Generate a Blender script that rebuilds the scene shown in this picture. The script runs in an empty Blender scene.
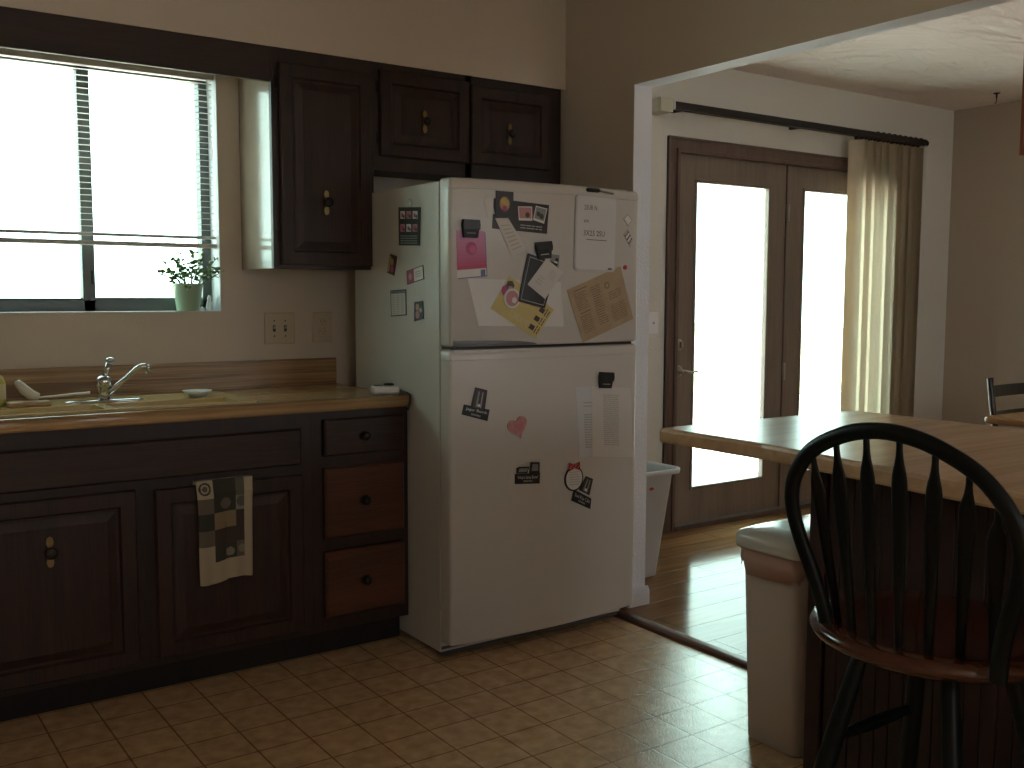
import bpy, bmesh, math, random
from mathutils import Vector, Matrix
random.seed(7)
D = bpy.data; C = bpy.context.scene.collection; PI = math.pi
S = bpy.context.scene

# ------------------------------------------------------------------ materials
def lin(c):
    return tuple(((x/255)/12.92 if x/255 <= .04045 else (((x/255)+.055)/1.055)**2.4) for x in c)
MATS = {}
def base(name, col, rough=.5, spec=.5, metal=0, bump=0, bscale=200, var=0, vscale=3, coat=0):
    m = D.materials.new(name); m.use_nodes = True; nt = m.node_tree; n = nt.nodes; l = nt.links
    b = n['Principled BSDF']
    b.inputs['Base Color'].default_value = (*col, 1); b.inputs['Roughness'].default_value = rough
    b.inputs['Metallic'].default_value = metal; b.inputs['Specular IOR Level'].default_value = spec
    if coat: b.inputs['Coat Weight'].default_value = coat; b.inputs['Coat Roughness'].default_value = .12
    tc = n.new('ShaderNodeTexCoord')
    if var:
        no = n.new('ShaderNodeTexNoise'); no.inputs['Scale'].default_value = vscale; no.inputs['Detail'].default_value = 4
        l.new(tc.outputs['Object'], no.inputs['Vector'])
        r = n.new('ShaderNodeValToRGB'); r.color_ramp.elements[0].position = .3; r.color_ramp.elements[1].position = .7
        r.color_ramp.elements[0].color = (*[c*(1-var) for c in col], 1); r.color_ramp.elements[1].color = (*[min(1, c*(1+var)) for c in col], 1)
        l.new(no.outputs['Fac'], r.inputs['Fac']); l.new(r.outputs['Color'], b.inputs['Base Color'])
    if bump:
        no = n.new('ShaderNodeTexNoise'); no.inputs['Scale'].default_value = bscale; no.inputs['Detail'].default_value = 3
        l.new(tc.outputs['Object'], no.inputs['Vector'])
        bp = n.new('ShaderNodeBump'); bp.inputs['Strength'].default_value = bump; bp.inputs['Distance'].default_value = .004
        l.new(no.outputs['Fac'], bp.inputs['Height']); l.new(bp.outputs['Normal'], b.inputs['Normal'])
    MATS[name] = m
    return m
def wood(name, dark, light, axis='z', rough=.35, scale=14, stretch=.06, bump=.08, coat=0, fine=1.0, lo=.32, hi=.72):
    m = D.materials.new(name); m.use_nodes = True; nt = m.node_tree; n = nt.nodes; l = nt.links
    b = n['Principled BSDF']; b.inputs['Roughness'].default_value = rough
    if coat: b.inputs['Coat Weight'].default_value = coat; b.inputs['Coat Roughness'].default_value = .1
    tc = n.new('ShaderNodeTexCoord'); mp = n.new('ShaderNodeMapping')
    sc = {'x': (stretch, 1, 1), 'y': (1, stretch, 1), 'z': (1, 1, stretch)}[axis]
    mp.inputs['Scale'].default_value = sc
    l.new(tc.outputs['Object'], mp.inputs['Vector'])
    a = n.new('ShaderNodeTexNoise'); a.inputs['Scale'].default_value = scale; a.inputs['Detail'].default_value = 6; a.inputs['Distortion'].default_value = .6
    f = n.new('ShaderNodeTexNoise'); f.inputs['Scale'].default_value = scale*9; f.inputs['Detail'].default_value = 3
    l.new(mp.outputs['Vector'], a.inputs['Vector']); l.new(mp.outputs['Vector'], f.inputs['Vector'])
    mx = n.new('ShaderNodeMath'); mx.operation = 'MULTIPLY_ADD'; mx.inputs[1].default_value = .45*fine
    l.new(f.outputs['Fac'], mx.inputs[0])
    ma = n.new('ShaderNodeMath'); ma.operation = 'MULTIPLY'; ma.inputs[1].default_value = 1-.45*fine
    l.new(a.outputs['Fac'], ma.inputs[0]); l.new(ma.outputs[0], mx.inputs[2])
    r = n.new('ShaderNodeValToRGB'); r.color_ramp.elements[0].position = lo; r.color_ramp.elements[1].position = hi
    r.color_ramp.elements[0].color = (*dark, 1); r.color_ramp.elements[1].color = (*light, 1)
    l.new(mx.outputs[0], r.inputs['Fac']); l.new(r.outputs['Color'], b.inputs['Base Color'])
    bp = n.new('ShaderNodeBump'); bp.inputs['Strength'].default_value = bump; bp.inputs['Distance'].default_value = .003
    l.new(mx.outputs[0], bp.inputs['Height']); l.new(bp.outputs['Normal'], b.inputs['Normal'])
    MATS[name] = m
    return m

base('wall_beige', (.63, .55, .46), .75, .3, bump=.25, bscale=160)
base('wall_white', (.71, .69, .64), .7, .3, bump=.5, bscale=90)
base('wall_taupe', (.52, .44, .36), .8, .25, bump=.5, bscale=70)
base('trim_white', (.72, .73, .78), .45)
base('jamb_white_daylit', (.76, .79, .86), .6, .3, bump=.5, bscale=90)  # white jamb and header, bluish light from the glass doors mixed into the colour
wood('cab_wood', (.011, .005, .0035), (.052, .021, .013), 'z', .55, 22, .05, .15, 0)
wood('cab_wood_h', (.011, .005, .0035), (.052, .021, .013), 'x', .55, 22, .05, .15, 0)
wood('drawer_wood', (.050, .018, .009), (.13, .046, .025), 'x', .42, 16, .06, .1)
wood('frame_wood', (.013, .0065, .0045), (.036, .016, .011), 'z', .5, 20, .05, .1)
base('cab_black', (.006, .005, .005), .7)
base('cab_side_sheen', (.30, .24, .19), .16, .5, var=.12, vscale=5)  # dark glossy wood painted pale to imitate the window's grazing reflection
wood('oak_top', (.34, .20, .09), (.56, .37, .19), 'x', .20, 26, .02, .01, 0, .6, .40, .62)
wood('oak_pen', (.42, .26, .15), (.60, .41, .25), 'x', .24, 30, .03, .01, 0, .7, .30, .72)
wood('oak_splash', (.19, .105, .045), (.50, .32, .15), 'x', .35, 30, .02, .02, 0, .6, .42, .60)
wood('mahogany', (.04, .010, .005), (.10, .025, .011), 'y', .22, 12, .06, .04, .4)
wood('base_panel', (.014, .005, .0035), (.038, .011, .008), 'z', .5, 20, .05, .1)
wood('door_wood', (.17, .13, .105), (.27, .205, .165), 'z', .42, 14, .05, .08)
wood('casing_wood', (.09, .055, .043), (.17, .11, .09), 'z', .42, 18, .05, .08)
wood('strip_wood', (.13, .055, .04), (.24, .11, .08), 'y', .35, 18, .05, .08)
wood('cab_red', (.22, .05, .02), (.42, .11, .045), 'z', .3, 16, .06, .05)
base('fridge_white', (.58, .56, .54), .26, .5, bump=.10, bscale=420)
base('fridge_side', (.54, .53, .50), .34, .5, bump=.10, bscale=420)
base('grip_grey', (.11, .11, .11), .35)
base('grille', (.10, .095, .09), .5)
base('rubber_black', (.008, .008, .009), .5)
base('plastic_black', (.012, .012, .012), .35)
base('brass', (.30, .22, .10), .38, metal=1)
base('iron', (.035, .028, .024), .4, metal=.6)
base('chrome', (.62, .63, .66), .12, metal=1)
base('bronze', (.34, .28, .22), .3, .8)
base('almond', (.56, .47, .35), .4)
base('switch_white', (.86, .87, .90), .35)
base('slot_dark', (.05, .035, .025), .5)
base('sink_gold', (.52, .38, .16), .25, coat=.3)
base('win_frame', (.085, .092, .090), .45)
base('blind_white', (.80, .80, .76), .45)
vm = base('vane', (.68, .59, .45), .6)
_n = vm.node_tree.nodes; _l = vm.node_tree.links; _t = _n.new('ShaderNodeBsdfTranslucent'); _t.inputs['Color'].default_value = (.62, .50, .34, 1)
_x = _n.new('ShaderNodeMixShader'); _x.inputs[0].default_value = .28; _l.new(_n['Principled BSDF'].outputs[0], _x.inputs[1]); _l.new(_t.outputs[0], _x.inputs[2]); _l.new(_x.outputs[0], _n['Material Output'].inputs['Surface'])
base('block_cream', (.55, .52, .42), .5)
base('rail_dark', (.018, .012, .010), .5)
base('headrail', (.56, .54, .50), .5)
base('pot_green', (.36, .50, .33), .35)
base('soil', (.03, .02, .014), .9)
base('leaf', (.15, .26, .10), .4, var=.4, vscale=25)
base('stem', (.10, .10, .04), .6)
base('ceramic', (.75, .76, .76), .3)
base('wood_tan', (.42, .27, .14), .6)
base('brush_white', (.66, .60, .52), .5)
base('bottle_yellow', (.52, .47, .13), .3)
base('label_cream', (.62, .56, .36), .5)
base('camera_silver', (.72, .73, .75), .3, metal=.2)
base('bin_white', (.60, .62, .64), .35)
base('can_beige', (.56, .47, .43), .38)
base('lid_beige', (.60, .57, .53), .2, .6)
base('bag_pink', (.50, .31, .26), .35)
base('red', (.45, .03, .03), .4)
base('stool_black', (.005, .007, .007), .38, .22)
base('chair_black', (.010, .009, .010), .3)
base('paper', (.60, .58, .56), .6)
base('paper_blue', (.55, .58, .62), .6)
base('paper_yellow', (.58, .48, .20), .6)
base('kraft', (.40, .31, .20), .7, var=.08, vscale=20)
base('ink', (.04, .035, .035), .6)
base('ink_grey', (.38, .36, .35), .6)
base('ink_brown', (.22, .15, .09), .6)
base('photo_black', (.012, .010, .010), .35)
base('photo_dark', (.05, .035, .03), .4)
base('photo_pink', (.50, .20, .22), .4)
base('photo_skin', (.45, .27, .18), .4)
base('photo_yellow', (.55, .40, .08), .4)
base('photo_grey', (.22, .24, .24), .4)
base('photo_white', (.66, .65, .64), .4)
base('pink_top', (.62, .20, .42), .4)
base('pink_mid', (.62, .10, .30), .4)
base('magenta', (.40, .04, .16), .4)
base('heart_pink', (.52, .24, .24), .35, var=.2, vscale=60)
base('blue_ink', (.10, .13, .28), .4)
base('board_white', (.64, .66, .68), .2)
base('board_frame', (.50, .51, .52), .3)
base('tw_cream', (.42, .36, .26), .85, .1)
base('tw_tan', (.27, .20, .12), .85, .1)
base('tw_dark', (.055, .055, .045), .85, .1)
base('tw_sage', (.12, .12, .09), .85, .1)
base('tw_taupe', (.15, .125, .10), .85, .1)
base('tw_brown', (.07, .05, .045), .85, .1)
base('tw_grey', (.24, .23, .19), .85, .1)
base('concrete', (.40, .375, .355), .8, .2, var=.1, vscale=2)
base('patio_stone', (.70, .65, .62), .8, .2, var=.08, vscale=2)
base('lawn', (.24, .27, .16), .9, .1, var=.3, vscale=2)
base('tree_leaf', (.055, .11, .105), .6, .2, var=.5, vscale=6)
base('bark', (.12, .09, .06), .9)
base('table_wood', (.35, .17, .07), .25)

# kitchen sheet vinyl in squares
def tile_mat():
    m = D.materials.new('vinyl_tile'); m.use_nodes = True; nt = m.node_tree; n = nt.nodes; l = nt.links
    b = n['Principled BSDF']; b.inputs['Roughness'].default_value = .14; b.inputs['Specular IOR Level'].default_value = 1.0
    tc = n.new('ShaderNodeTexCoord'); mp = n.new('ShaderNodeMapping')
    mp.inputs['Location'].default_value = (.9566, 1.0102, 0)
    l.new(tc.outputs['Object'], mp.inputs['Vector'])
    br = n.new('ShaderNodeTexBrick'); br.offset = 0; br.squash = 1
    p = .15332
    br.inputs['Scale'].default_value = 1; br.inputs['Brick Width'].default_value = p; br.inputs['Row Height'].default_value = p
    br.inputs['Mortar Size'].default_value = .0034; br.inputs['Mortar Smooth'].default_value = .5; br.inputs['Bias'].default_value = 0
    br.inputs['Color1'].default_value = (.62, .44, .255, 1); br.inputs['Color2'].default_value = (.59, .415, .24, 1); br.inputs['Mortar'].default_value = (.30, .17, .08, 1)
    l.new(mp.outputs['Vector'], br.inputs['Vector'])
    no = n.new('ShaderNodeTexNoise'); no.inputs['Scale'].default_value = 22; no.inputs['Detail'].default_value = 6
    l.new(tc.outputs['Object'], no.inputs['Vector'])
    r = n.new('ShaderNodeValToRGB'); r.color_ramp.elements[0].position = .3; r.color_ramp.elements[0].color = (.78, .72, .68, 1); r.color_ramp.elements[1].position = .7; r.color_ramp.elements[1].color = (1.1, 1.1, 1.1, 1)
    l.new(no.outputs['Fac'], r.inputs['Fac'])
    mx = n.new('ShaderNodeMixRGB'); mx.blend_type = 'MULTIPLY'; mx.inputs[0].default_value = 1
    l.new(br.outputs['Color'], mx.inputs[1]); l.new(r.outputs['Color'], mx.inputs[2]); l.new(mx.outputs[0], b.inputs['Base Color'])
    n2 = n.new('ShaderNodeTexNoise'); n2.inputs['Scale'].default_value = 190; n2.inputs['Detail'].default_value = 2
    l.new(tc.outputs['Object'], n2.inputs['Vector'])
    ad = n.new('ShaderNodeMath'); ad.operation = 'MULTIPLY_ADD'; ad.inputs[1].default_value = -.3
    l.new(br.outputs['Fac'], ad.inputs[0]); l.new(n2.outputs['Fac'], ad.inputs[2])
    bp = n.new('ShaderNodeBump'); bp.inputs['Strength'].default_value = .40; bp.inputs['Distance'].default_value = .0025
    l.new(ad.outputs[0], bp.inputs['Height']); l.new(bp.outputs['Normal'], b.inputs['Normal'])
    MATS['vinyl_tile'] = m
tile_mat()
def plank_mat():
    m = D.materials.new('laminate_plank'); m.use_nodes = True; nt = m.node_tree; n = nt.nodes; l = nt.links
    b = n['Principled BSDF']; b.inputs['Roughness'].default_value = .13; b.inputs['Specular IOR Level'].default_value = .15
    tc = n.new('ShaderNodeTexCoord')
    br = n.new('ShaderNodeTexBrick'); br.offset = .43
    br.inputs['Scale'].default_value = 1; br.inputs['Brick Width'].default_value = 1.2; br.inputs['Row Height'].default_value = .155
    br.inputs['Mortar Size'].default_value = .002; br.inputs['Mortar Smooth'].default_value = .3; br.inputs['Bias'].default_value = 0
    br.inputs['Color1'].default_value = (.30, .155, .07, 1); br.inputs['Color2'].default_value = (.21, .10, .045, 1); br.inputs['Mortar'].default_value = (.05, .025, .012, 1)
    l.new(tc.outputs['Object'], br.inputs['Vector'])
    mp = n.new('ShaderNodeMapping'); mp.inputs['Scale'].default_value = (.08, 1, 1); l.new(tc.outputs['Object'], mp.inputs['Vector'])
    no = n.new('ShaderNodeTexNoise'); no.inputs['Scale'].default_value = 30; no.inputs['Detail'].default_value = 5; l.new(mp.outputs['Vector'], no.inputs['Vector'])
    r = n.new('ShaderNodeValToRGB'); r.color_ramp.elements[0].position = .3; r.color_ramp.elements[0].color = (.7, .65, .6, 1); r.color_ramp.elements[1].position = .7; r.color_ramp.elements[1].color = (1.2, 1.2, 1.2, 1)
    l.new(no.outputs['Fac'], r.inputs['Fac'])
    mx = n.new('ShaderNodeMixRGB'); mx.blend_type = 'MULTIPLY'; mx.inputs[0].default_value = 1
    l.new(br.outputs['Color'], mx.inputs[1]); l.new(r.outputs['Color'], mx.inputs[2]); l.new(mx.outputs[0], b.inputs['Base Color'])
    bp = n.new('ShaderNodeBump'); bp.inputs['Strength'].default_value = .5; bp.inputs['Distance'].default_value = .002; bp.invert = True
    l.new(br.outputs['Fac'], bp.inputs['Height'])
    n3 = n.new('ShaderNodeTexNoise'); n3.inputs['Scale'].default_value = 4; n3.inputs['Detail'].default_value = 1; l.new(tc.outputs['Object'], n3.inputs['Vector'])
    b2 = n.new('ShaderNodeBump'); b2.inputs['Strength'].default_value = .12; b2.inputs['Distance'].default_value = .01
    l.new(n3.outputs['Fac'], b2.inputs['Height']); l.new(bp.outputs['Normal'], b2.inputs['Normal']); l.new(b2.outputs['Normal'], b.inputs['Normal'])
    MATS['laminate_plank'] = m
plank_mat()
def ceil_mat():
    m = D.materials.new('ceiling_texture'); m.use_nodes = True; nt = m.node_tree; n = nt.nodes; l = nt.links
    b = n['Principled BSDF']; b.inputs['Roughness'].default_value = .8
    b.inputs['Base Color'].default_value = (.88, .77, .71, 1)
    tc = n.new('ShaderNodeTexCoord'); mp = n.new('ShaderNodeMapping'); mp.inputs['Scale'].default_value = (1, 2.0, 1); mp.inputs['Rotation'].default_value = (0, 0, .5)
    l.new(tc.outputs['Object'], mp.inputs['Vector'])
    no = n.new('ShaderNodeTexNoise'); no.inputs['Scale'].default_value = 3.0; no.inputs['Detail'].default_value = 4; no.inputs['Distortion'].default_value = 1.2
    l.new(mp.outputs['Vector'], no.inputs['Vector'])
    bp = n.new('ShaderNodeBump'); bp.inputs['Strength'].default_value = 1.0; bp.inputs['Distance'].default_value = .05
    l.new(no.outputs['Fac'], bp.inputs['Height']); l.new(bp.outputs['Normal'], b.inputs['Normal'])
    MATS['ceiling_texture'] = m
ceil_mat()
def glass_mat():
    m = D.materials.new('window_glass'); m.use_nodes = True; nt = m.node_tree; n = nt.nodes; l = nt.links
    n.remove(n['Principled BSDF']); out = n['Material Output']
    t = n.new('ShaderNodeBsdfTransparent'); t.inputs['Color'].default_value = (.96, .98, .97, 1)
    g = n.new('ShaderNodeBsdfGlossy'); g.inputs['Roughness'].default_value = .02
    lw = n.new('ShaderNodeLayerWeight'); lw.inputs['Blend'].default_value = .5
    pw = n.new('ShaderNodeMath'); pw.operation = 'POWER'; pw.inputs[1].default_value = 4.5; l.new(lw.outputs['Facing'], pw.inputs[0])
    f = n.new('ShaderNodeMath'); f.operation = 'MULTIPLY_ADD'; f.inputs[1].default_value = .9; f.inputs[2].default_value = .03; l.new(pw.outputs[0], f.inputs[0])
    mx = n.new('ShaderNodeMixShader'); l.new(f.outputs[0], mx.inputs[0]); l.new(t.outputs[0], mx.inputs[1]); l.new(g.outputs[0], mx.inputs[2])
    l.new(mx.outputs[0], out.inputs['Surface']); MATS['window_glass'] = m
glass_mat()

# ------------------------------------------------------------------ mesh builder
class MB:
    def __init__(s): s.bm = bmesh.new(); s.mats = []
    def mi(s, name):
        if name not in s.mats: s.mats.append(name)
        return s.mats.index(name)
    def _fin(s, faces, mat, smooth=False):
        i = s.mi(mat) if mat else 0
        for f in faces: f.material_index = i; f.smooth = smooth
    def box(s, a, b, mat=None, bev=0, seg=2):
        x0, x1 = sorted((a[0], b[0])); y0, y1 = sorted((a[1], b[1])); z0, z1 = sorted((a[2], b[2]))
        vs = [s.bm.verts.new(p) for p in [(x0,y0,z0),(x1,y0,z0),(x1,y1,z0),(x0,y1,z0),(x0,y0,z1),(x1,y0,z1),(x1,y1,z1),(x0,y1,z1)]]
        fs = [s.bm.faces.new([vs[i] for i in q]) for q in [(0,3,2,1),(4,5,6,7),(0,1,5,4),(1,2,6,5),(2,3,7,6),(3,0,4,7)]]
        s._fin(fs, mat)
        if bev:
            es = list({e for f in fs for e in f.edges})
            r = bmesh.ops.bevel(s.bm, geom=es, offset=bev, segments=seg, affect='EDGES', profile=.5)
            s._fin(r['faces'], mat, True)
            return
        return fs
    def rings(s, rings, mat=None, closed=True, cap0=True, cap1=True, smooth=True):
        R = [[s.bm.verts.new(p) for p in r] for r in rings]; fs = []
        n = len(R[0])
        for a, b in zip(R, R[1:]):
            for i in range(n if closed else n-1):
                j = (i+1) % n
                fs.append(s.bm.faces.new([a[i], a[j], b[j], b[i]]))
        s._fin(fs, mat, smooth); c = []
        if cap0: c.append(s.bm.faces.new(list(reversed(R[0]))))
        if cap1: c.append(s.bm.faces.new(R[-1]))
        s._fin(c, mat, False)
    def lathe(s, prof, c=(0,0,0), axis='z', n=24, mat=None, smooth=True, cap=True, sx=1, sy=1):
        rs = []
        for r, h in prof:
            ring = []
            for k in range(n):
                a = 2*PI*k/n; x = r*math.cos(a)*sx; y = r*math.sin(a)*sy
                p = {'z': (x, y, h), 'y': (y, h, x), 'x': (h, x, y)}[axis]
                ring.append((c[0]+p[0], c[1]+p[1], c[2]+p[2]))
            rs.append(ring)
        s.rings(rs, mat, True, cap, cap, smooth)
    def tube(s, pts, rad, n=12, mat=None, flat=None, up=None, cap=True, closed=False):
        pts = [Vector(p) for p in pts]; N = len(pts)
        if not isinstance(rad, (list, tuple)): rad = [rad]*N
        rings = []; prev = None
        for i, p in enumerate(pts):
            if closed: t = (pts[(i+1) % N]-pts[i-1]).normalized()
            else: t = (pts[min(i+1, N-1)]-pts[max(i-1, 0)]).normalized()
            if up is not None: a = t.cross(Vector(up)); a = a.normalized() if a.length > 1e-6 else Vector((1,0,0))
            elif prev is None:
                a = t.cross(Vector((0,0,1)));
                if a.length < 1e-3: a = t.cross(Vector((1,0,0)))
                a.normalize()
            else:
                a = prev - t*prev.dot(t); a.normalize()
            prev = a; b = t.cross(a)
            r = rad[i]; ra, rb = (r if isinstance(r, tuple) else (r, r*(flat or 1)))
            rings.append([p+a*ra*math.cos(2*PI*k/n)+b*rb*math.sin(2*PI*k/n) for k in range(n)])
        if closed: rings.append(rings[0]); s.rings(rings, mat, True, False, False)
        else: s.rings(rings, mat, True, cap, cap)
    def prism(s, poly, z0, z1, mat=None, plane='xy', smooth=False):
        f = {'xy': lambda p, h: (p[0], p[1], h), 'xz': lambda p, h: (p[0], h, p[1]), 'yz': lambda p, h: (h, p[0], p[1])}[plane]
        s.rings([[f(p, z0) for p in poly], [f(p, z1) for p in poly]], mat, smooth=smooth)
    def sphere(s, c, r, mat=None, n=12, sc=(1,1,1)):
        pr = [(max(1e-4, r*math.sin(PI*k/n)), -r*math.cos(PI*k/n)) for k in range(n+1)]
        rs = []
        for rr, h in pr: rs.append([(c[0]+rr*math.cos(2*PI*k/16)*sc[0], c[1]+rr*math.sin(2*PI*k/16)*sc[1], c[2]+h*sc[2]) for k in range(16)])
        s.rings(rs, mat, smooth=True)
    def build(s, name, mat=None, parent=None, origin=None, autosmooth=True):
        bmesh.ops.remove_doubles(s.bm, verts=s.bm.verts, dist=1e-6) if False else None
        bmesh.ops.recalc_face_normals(s.bm, faces=s.bm.faces)
        me = D.meshes.new(name)
        if origin is not None: bmesh.ops.translate(s.bm, verts=s.bm.verts, vec=-Vector(origin))
        s.bm.to_mesh(me); s.bm.free()
        names = s.mats if s.mats else [mat]
        for m in names: me.materials.append(MATS[m if m else mat])
        o = D.objects.new(name, me); C.objects.link(o)
        if origin is not None: o.location = origin
        if parent is not None:
            o.parent = parent
            pl = Vector((0,0,0)); q = parent
            while q is not None: pl += q.location; q = q.parent
            o.location = Vector(o.location) - pl
        return o
def thing(name, label, cat, loc, group=None):
    o = D.objects.new(name, None); C.objects.link(o); o.location = loc; o.empty_display_size = .05
    return tag(o, label, cat, group)
def tag(o, label, cat, group=None, kind=None):
    o['label'] = label; o['category'] = cat
    if group: o['group'] = group
    if kind: o['kind'] = kind
    return o
def struct(o): o['kind'] = 'structure'; return o
def one(name, fn, mat, parent=None, origin=None):
    m = MB(); fn(m); return m.build(name, mat, parent, origin)
def bx(name, a, b, mat, parent=None, bev=0, origin=None):
    m = MB(); m.box(a, b, None, bev); return m.build(name, mat, parent, origin)

# ------------------------------------------------------------------ key dimensions
YW = .121; ZK = 2.53; ZD = 2.496; RX = 3.612; LX = -4.6; BY = -6.4; YO = .27
YJ = -.763; TW = .094; ZH = 2.094; SOF = -.324; UT = 2.143
WX0, WX1, WZ0, WZ1 = -2.335, -1.40, 1.207, 2.108
# ------------------------------------------------------------------ setting
struct(bx('floor', (LX, BY, -.1), (-.095, 0, 0), 'vinyl_tile'))
struct(bx('floor', (-.095, BY, -.1), (RX+.1, YO, 0), 'laminate_plank'))
m = MB(); m.prism([(-.125,0),(-.118,.011),(-.10,.016),(-.075,.016),(-.06,.010),(-.056,0)], BY, YJ-.0, None, 'xz', True)
struct(m.build('trim_1', 'strip_wood'))
def wb(m):
    m.box((LX-.1, 0, -.1), (WX0, YO, ZK)); m.box((WX1, 0, -.1), (0, YO, ZK))
    m.box((WX0, 0, -.1), (WX1, YO, WZ0)); m.box((WX0, 0, WZ1), (WX1, YO, ZK))
struct(one('wall_back', wb, 'wall_beige'))
struct(bx('wall_soffit', (LX, SOF, UT), (0, 0, ZK), 'wall_beige'))
# divider: stub wall beside the fridge and header over the peninsula
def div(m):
    m.mi('wall_beige'); m.mi('jamb_white_daylit')
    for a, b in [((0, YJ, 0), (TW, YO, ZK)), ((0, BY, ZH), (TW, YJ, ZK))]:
        fs = m.box(a, b, 'jamb_white_daylit')
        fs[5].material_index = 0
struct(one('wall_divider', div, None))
DX0, DX1, DZ = 1.045, 2.93, 2.075
def wd(m):
    m.box((TW, YW, -.1), (DX0, YO, ZD+.1)); m.box((DX1, YW, -.1), (RX+.1, YO, ZD+.1)); m.box((DX0, YW, DZ), (DX1, YO, ZD+.1))
struct(one('wall_far', wd, 'wall_white'))
struct(bx('wall_right', (RX, BY, -.1), (RX+.1, YW, ZD+.1), 'wall_taupe'))
def wl(m):
    m.box((LX-.1, BY, -.1), (LX, 0, ZK))
struct(one('wall_left', wl, 'wall_beige'))
FILL_WINDOWS = [(-3.3, -2.0, 1.15, 2.15), (.15, 1.85, .95, 2.15)]  # unseen windows added behind the camera to fill the room with light
def wfr(m):
    xs = [LX-.1, FILL_WINDOWS[0][0], FILL_WINDOWS[0][1], FILL_WINDOWS[1][0], FILL_WINDOWS[1][1], RX+.1]
    for a, b in ((0, 1), (2, 3), (4, 5)): m.box((xs[a], BY-.1, -.1), (xs[b], BY, ZK+.05))
    for x0, x1, z0, z1 in FILL_WINDOWS: m.box((x0, BY-.1, -.1), (x1, BY, z0)); m.box((x0, BY-.1, z1), (x1, BY, ZK+.05))
struct(one('wall_front', wfr, 'wall_beige'))
for q, (x0, x1, z0, z1) in enumerate(FILL_WINDOWS):  # frames and panes of the added fill windows
    def wfr2(m):
        xm = (x0+x1)/2
        for a, b in [((x0, z0), (x0+.05, z1)), ((x1-.05, z0), (x1, z1)), ((x0+.05, z0), (x1-.05, z0+.05)), ((x0+.05, z1-.05), (x1-.05, z1)), ((xm-.03, z0+.05), (xm+.03, z1-.05))]: m.box((a[0], BY-.08, a[1]), (b[0], BY-.03, b[1]))
    w2 = struct(one('window_%d' % (q+2), wfr2, 'trim_white'))
    one('glass_pane', lambda m: m.box((x0+.05, BY-.06, z0+.05), ((x0+x1)/2-.03, BY-.055, z1-.05)), 'window_glass', w2)
    one('glass_pane', lambda m: m.box(((x0+x1)/2+.03, BY-.06, z0+.05), (x1-.05, BY-.055, z1-.05)), 'window_glass', w2)
struct(bx('ceiling', (LX-.1, BY-.1, ZK), (TW, YO, ZK+.1), 'wall_beige'))
struct(bx('ceiling', (TW, BY-.1, ZD), (RX+.1, YO, ZD+.1), 'ceiling_texture'))
# baseboard at the jamb end and round its dining side
def bb(m):
    prof = [(0,0),(0.014,0),(0.014,.055),(.009,.068),(.004,.075),(0,.075)]
    m.prism([(YJ-d, z) for d, z in prof], -.002, TW+.0135, None, 'yz')
    m.prism([(TW+d, z) for d, z in prof], YJ-.0135, .121, None, 'xz')
struct(one('baseboard_jamb', bb, 'trim_white'))
def bb2(m):
    m.box((TW+.013, YW-.014, 0), (1.01, YW, .075)); m.box((2.955, YW-.014, 0), (RX, YW, .075)); m.box((RX-.014, -5.0, 0), (RX, YW-.014, .075))
struct(one('baseboard_far', bb2, 'trim_white'))

# ------------------------------------------------------------------ kitchen window
wf = struct(MB_ := None) if False else None
m = MB(); yf0, yf1 = .10, .15
m.box((WX0, yf0, WZ0), (WX0+.035, yf1, WZ1)); m.box((WX1-.036, yf0, WZ0), (WX1, yf1, WZ1))
m.box((WX0, yf0, WZ0), (WX1, yf1, WZ0+.042)); m.box((WX0, yf0, WZ1-.035), (WX1, yf1, WZ1))
m.box((-1.872, yf0, WZ0), (-1.829, yf1, WZ1), None, .003)
m.box((-1.829, yf0+.012, WZ0+.042), (-1.436, yf0+.03, WZ0+.052)); m.box((WX0+.035, yf0+.012, WZ0+.042), (-1.872, yf0+.03, WZ0+.050))
win = struct(m.build('window_1', 'win_frame'))
one('window_frame', lambda m: (m.box((-1.845, yf0-.006, WZ0+.10), (-1.835, yf0, WZ0+.15), None, .002)), 'iron', win)
one('glass_pane', lambda m: m.box((WX0+.03, .124, WZ0+.03), (-1.86, .128, WZ1-.03)), 'window_glass', win)
one('glass_pane', lambda m: m.box((-1.84, .118, WZ0+.03), (WX1-.03, .122, WZ1-.03)), 'window_glass', win)
struct(bx('window_sill', (WX0+.001, .001, WZ0), (WX1-.001, .10, WZ0+.002), 'trim_white'))
struct(bx('trim_2', (WX1-.0018, .001, WZ0+.002), (WX1-.0002, .10, WZ1), 'trim_white'))

# mini blind
bl = thing('window_blind', 'white mini blind half lowered in the kitchen window above the sink', 'blind', (-1.87, .04, WZ1-.002))
def head(m):
    m.box((WX0+.004, .018, 2.070), (WX1-.003, .052, 2.100), None, .002)
one('headrail', head, 'headrail', bl)
def slats(m):
    zs = [2.058-.0218*i for i in range(26)] + [1.490-.0012*i for i in range(9)]
    for z in zs:
        prof = [(.026, z-.0003), (.030, z+.0006), (.035, z+.0011), (.040, z+.0009), (.044, z+.0002)]
        lo = [(y, zz-.0005) for y, zz in reversed(prof)]
        m.prism(prof+lo, WX0+.007, WX1-.006, None, 'yz', True)
one('slats', slats, 'blind_white', bl)
one('bottom_rail', lambda m: m.box((WX0+.006, .020, 1.446), (WX1-.004, .050, 1.462), None, .003), 'headrail', bl)
for x in (-2.2, -1.95, -1.56): one('ladder_cord', lambda m: m.tube([(x, .0345, 2.07), (x, .0345, 1.455)], .0009, 6), 'blind_white', bl)
one('pull_cord', lambda m: m.tube([(-1.433,.016,2.07),(-1.431,.014,2.0),(-1.428,.012,1.92),(-1.423,.012,1.86),(-1.416,.012,1.80),(-1.418,.014,1.78)], .0014, 6), 'blind_white', bl)
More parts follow.
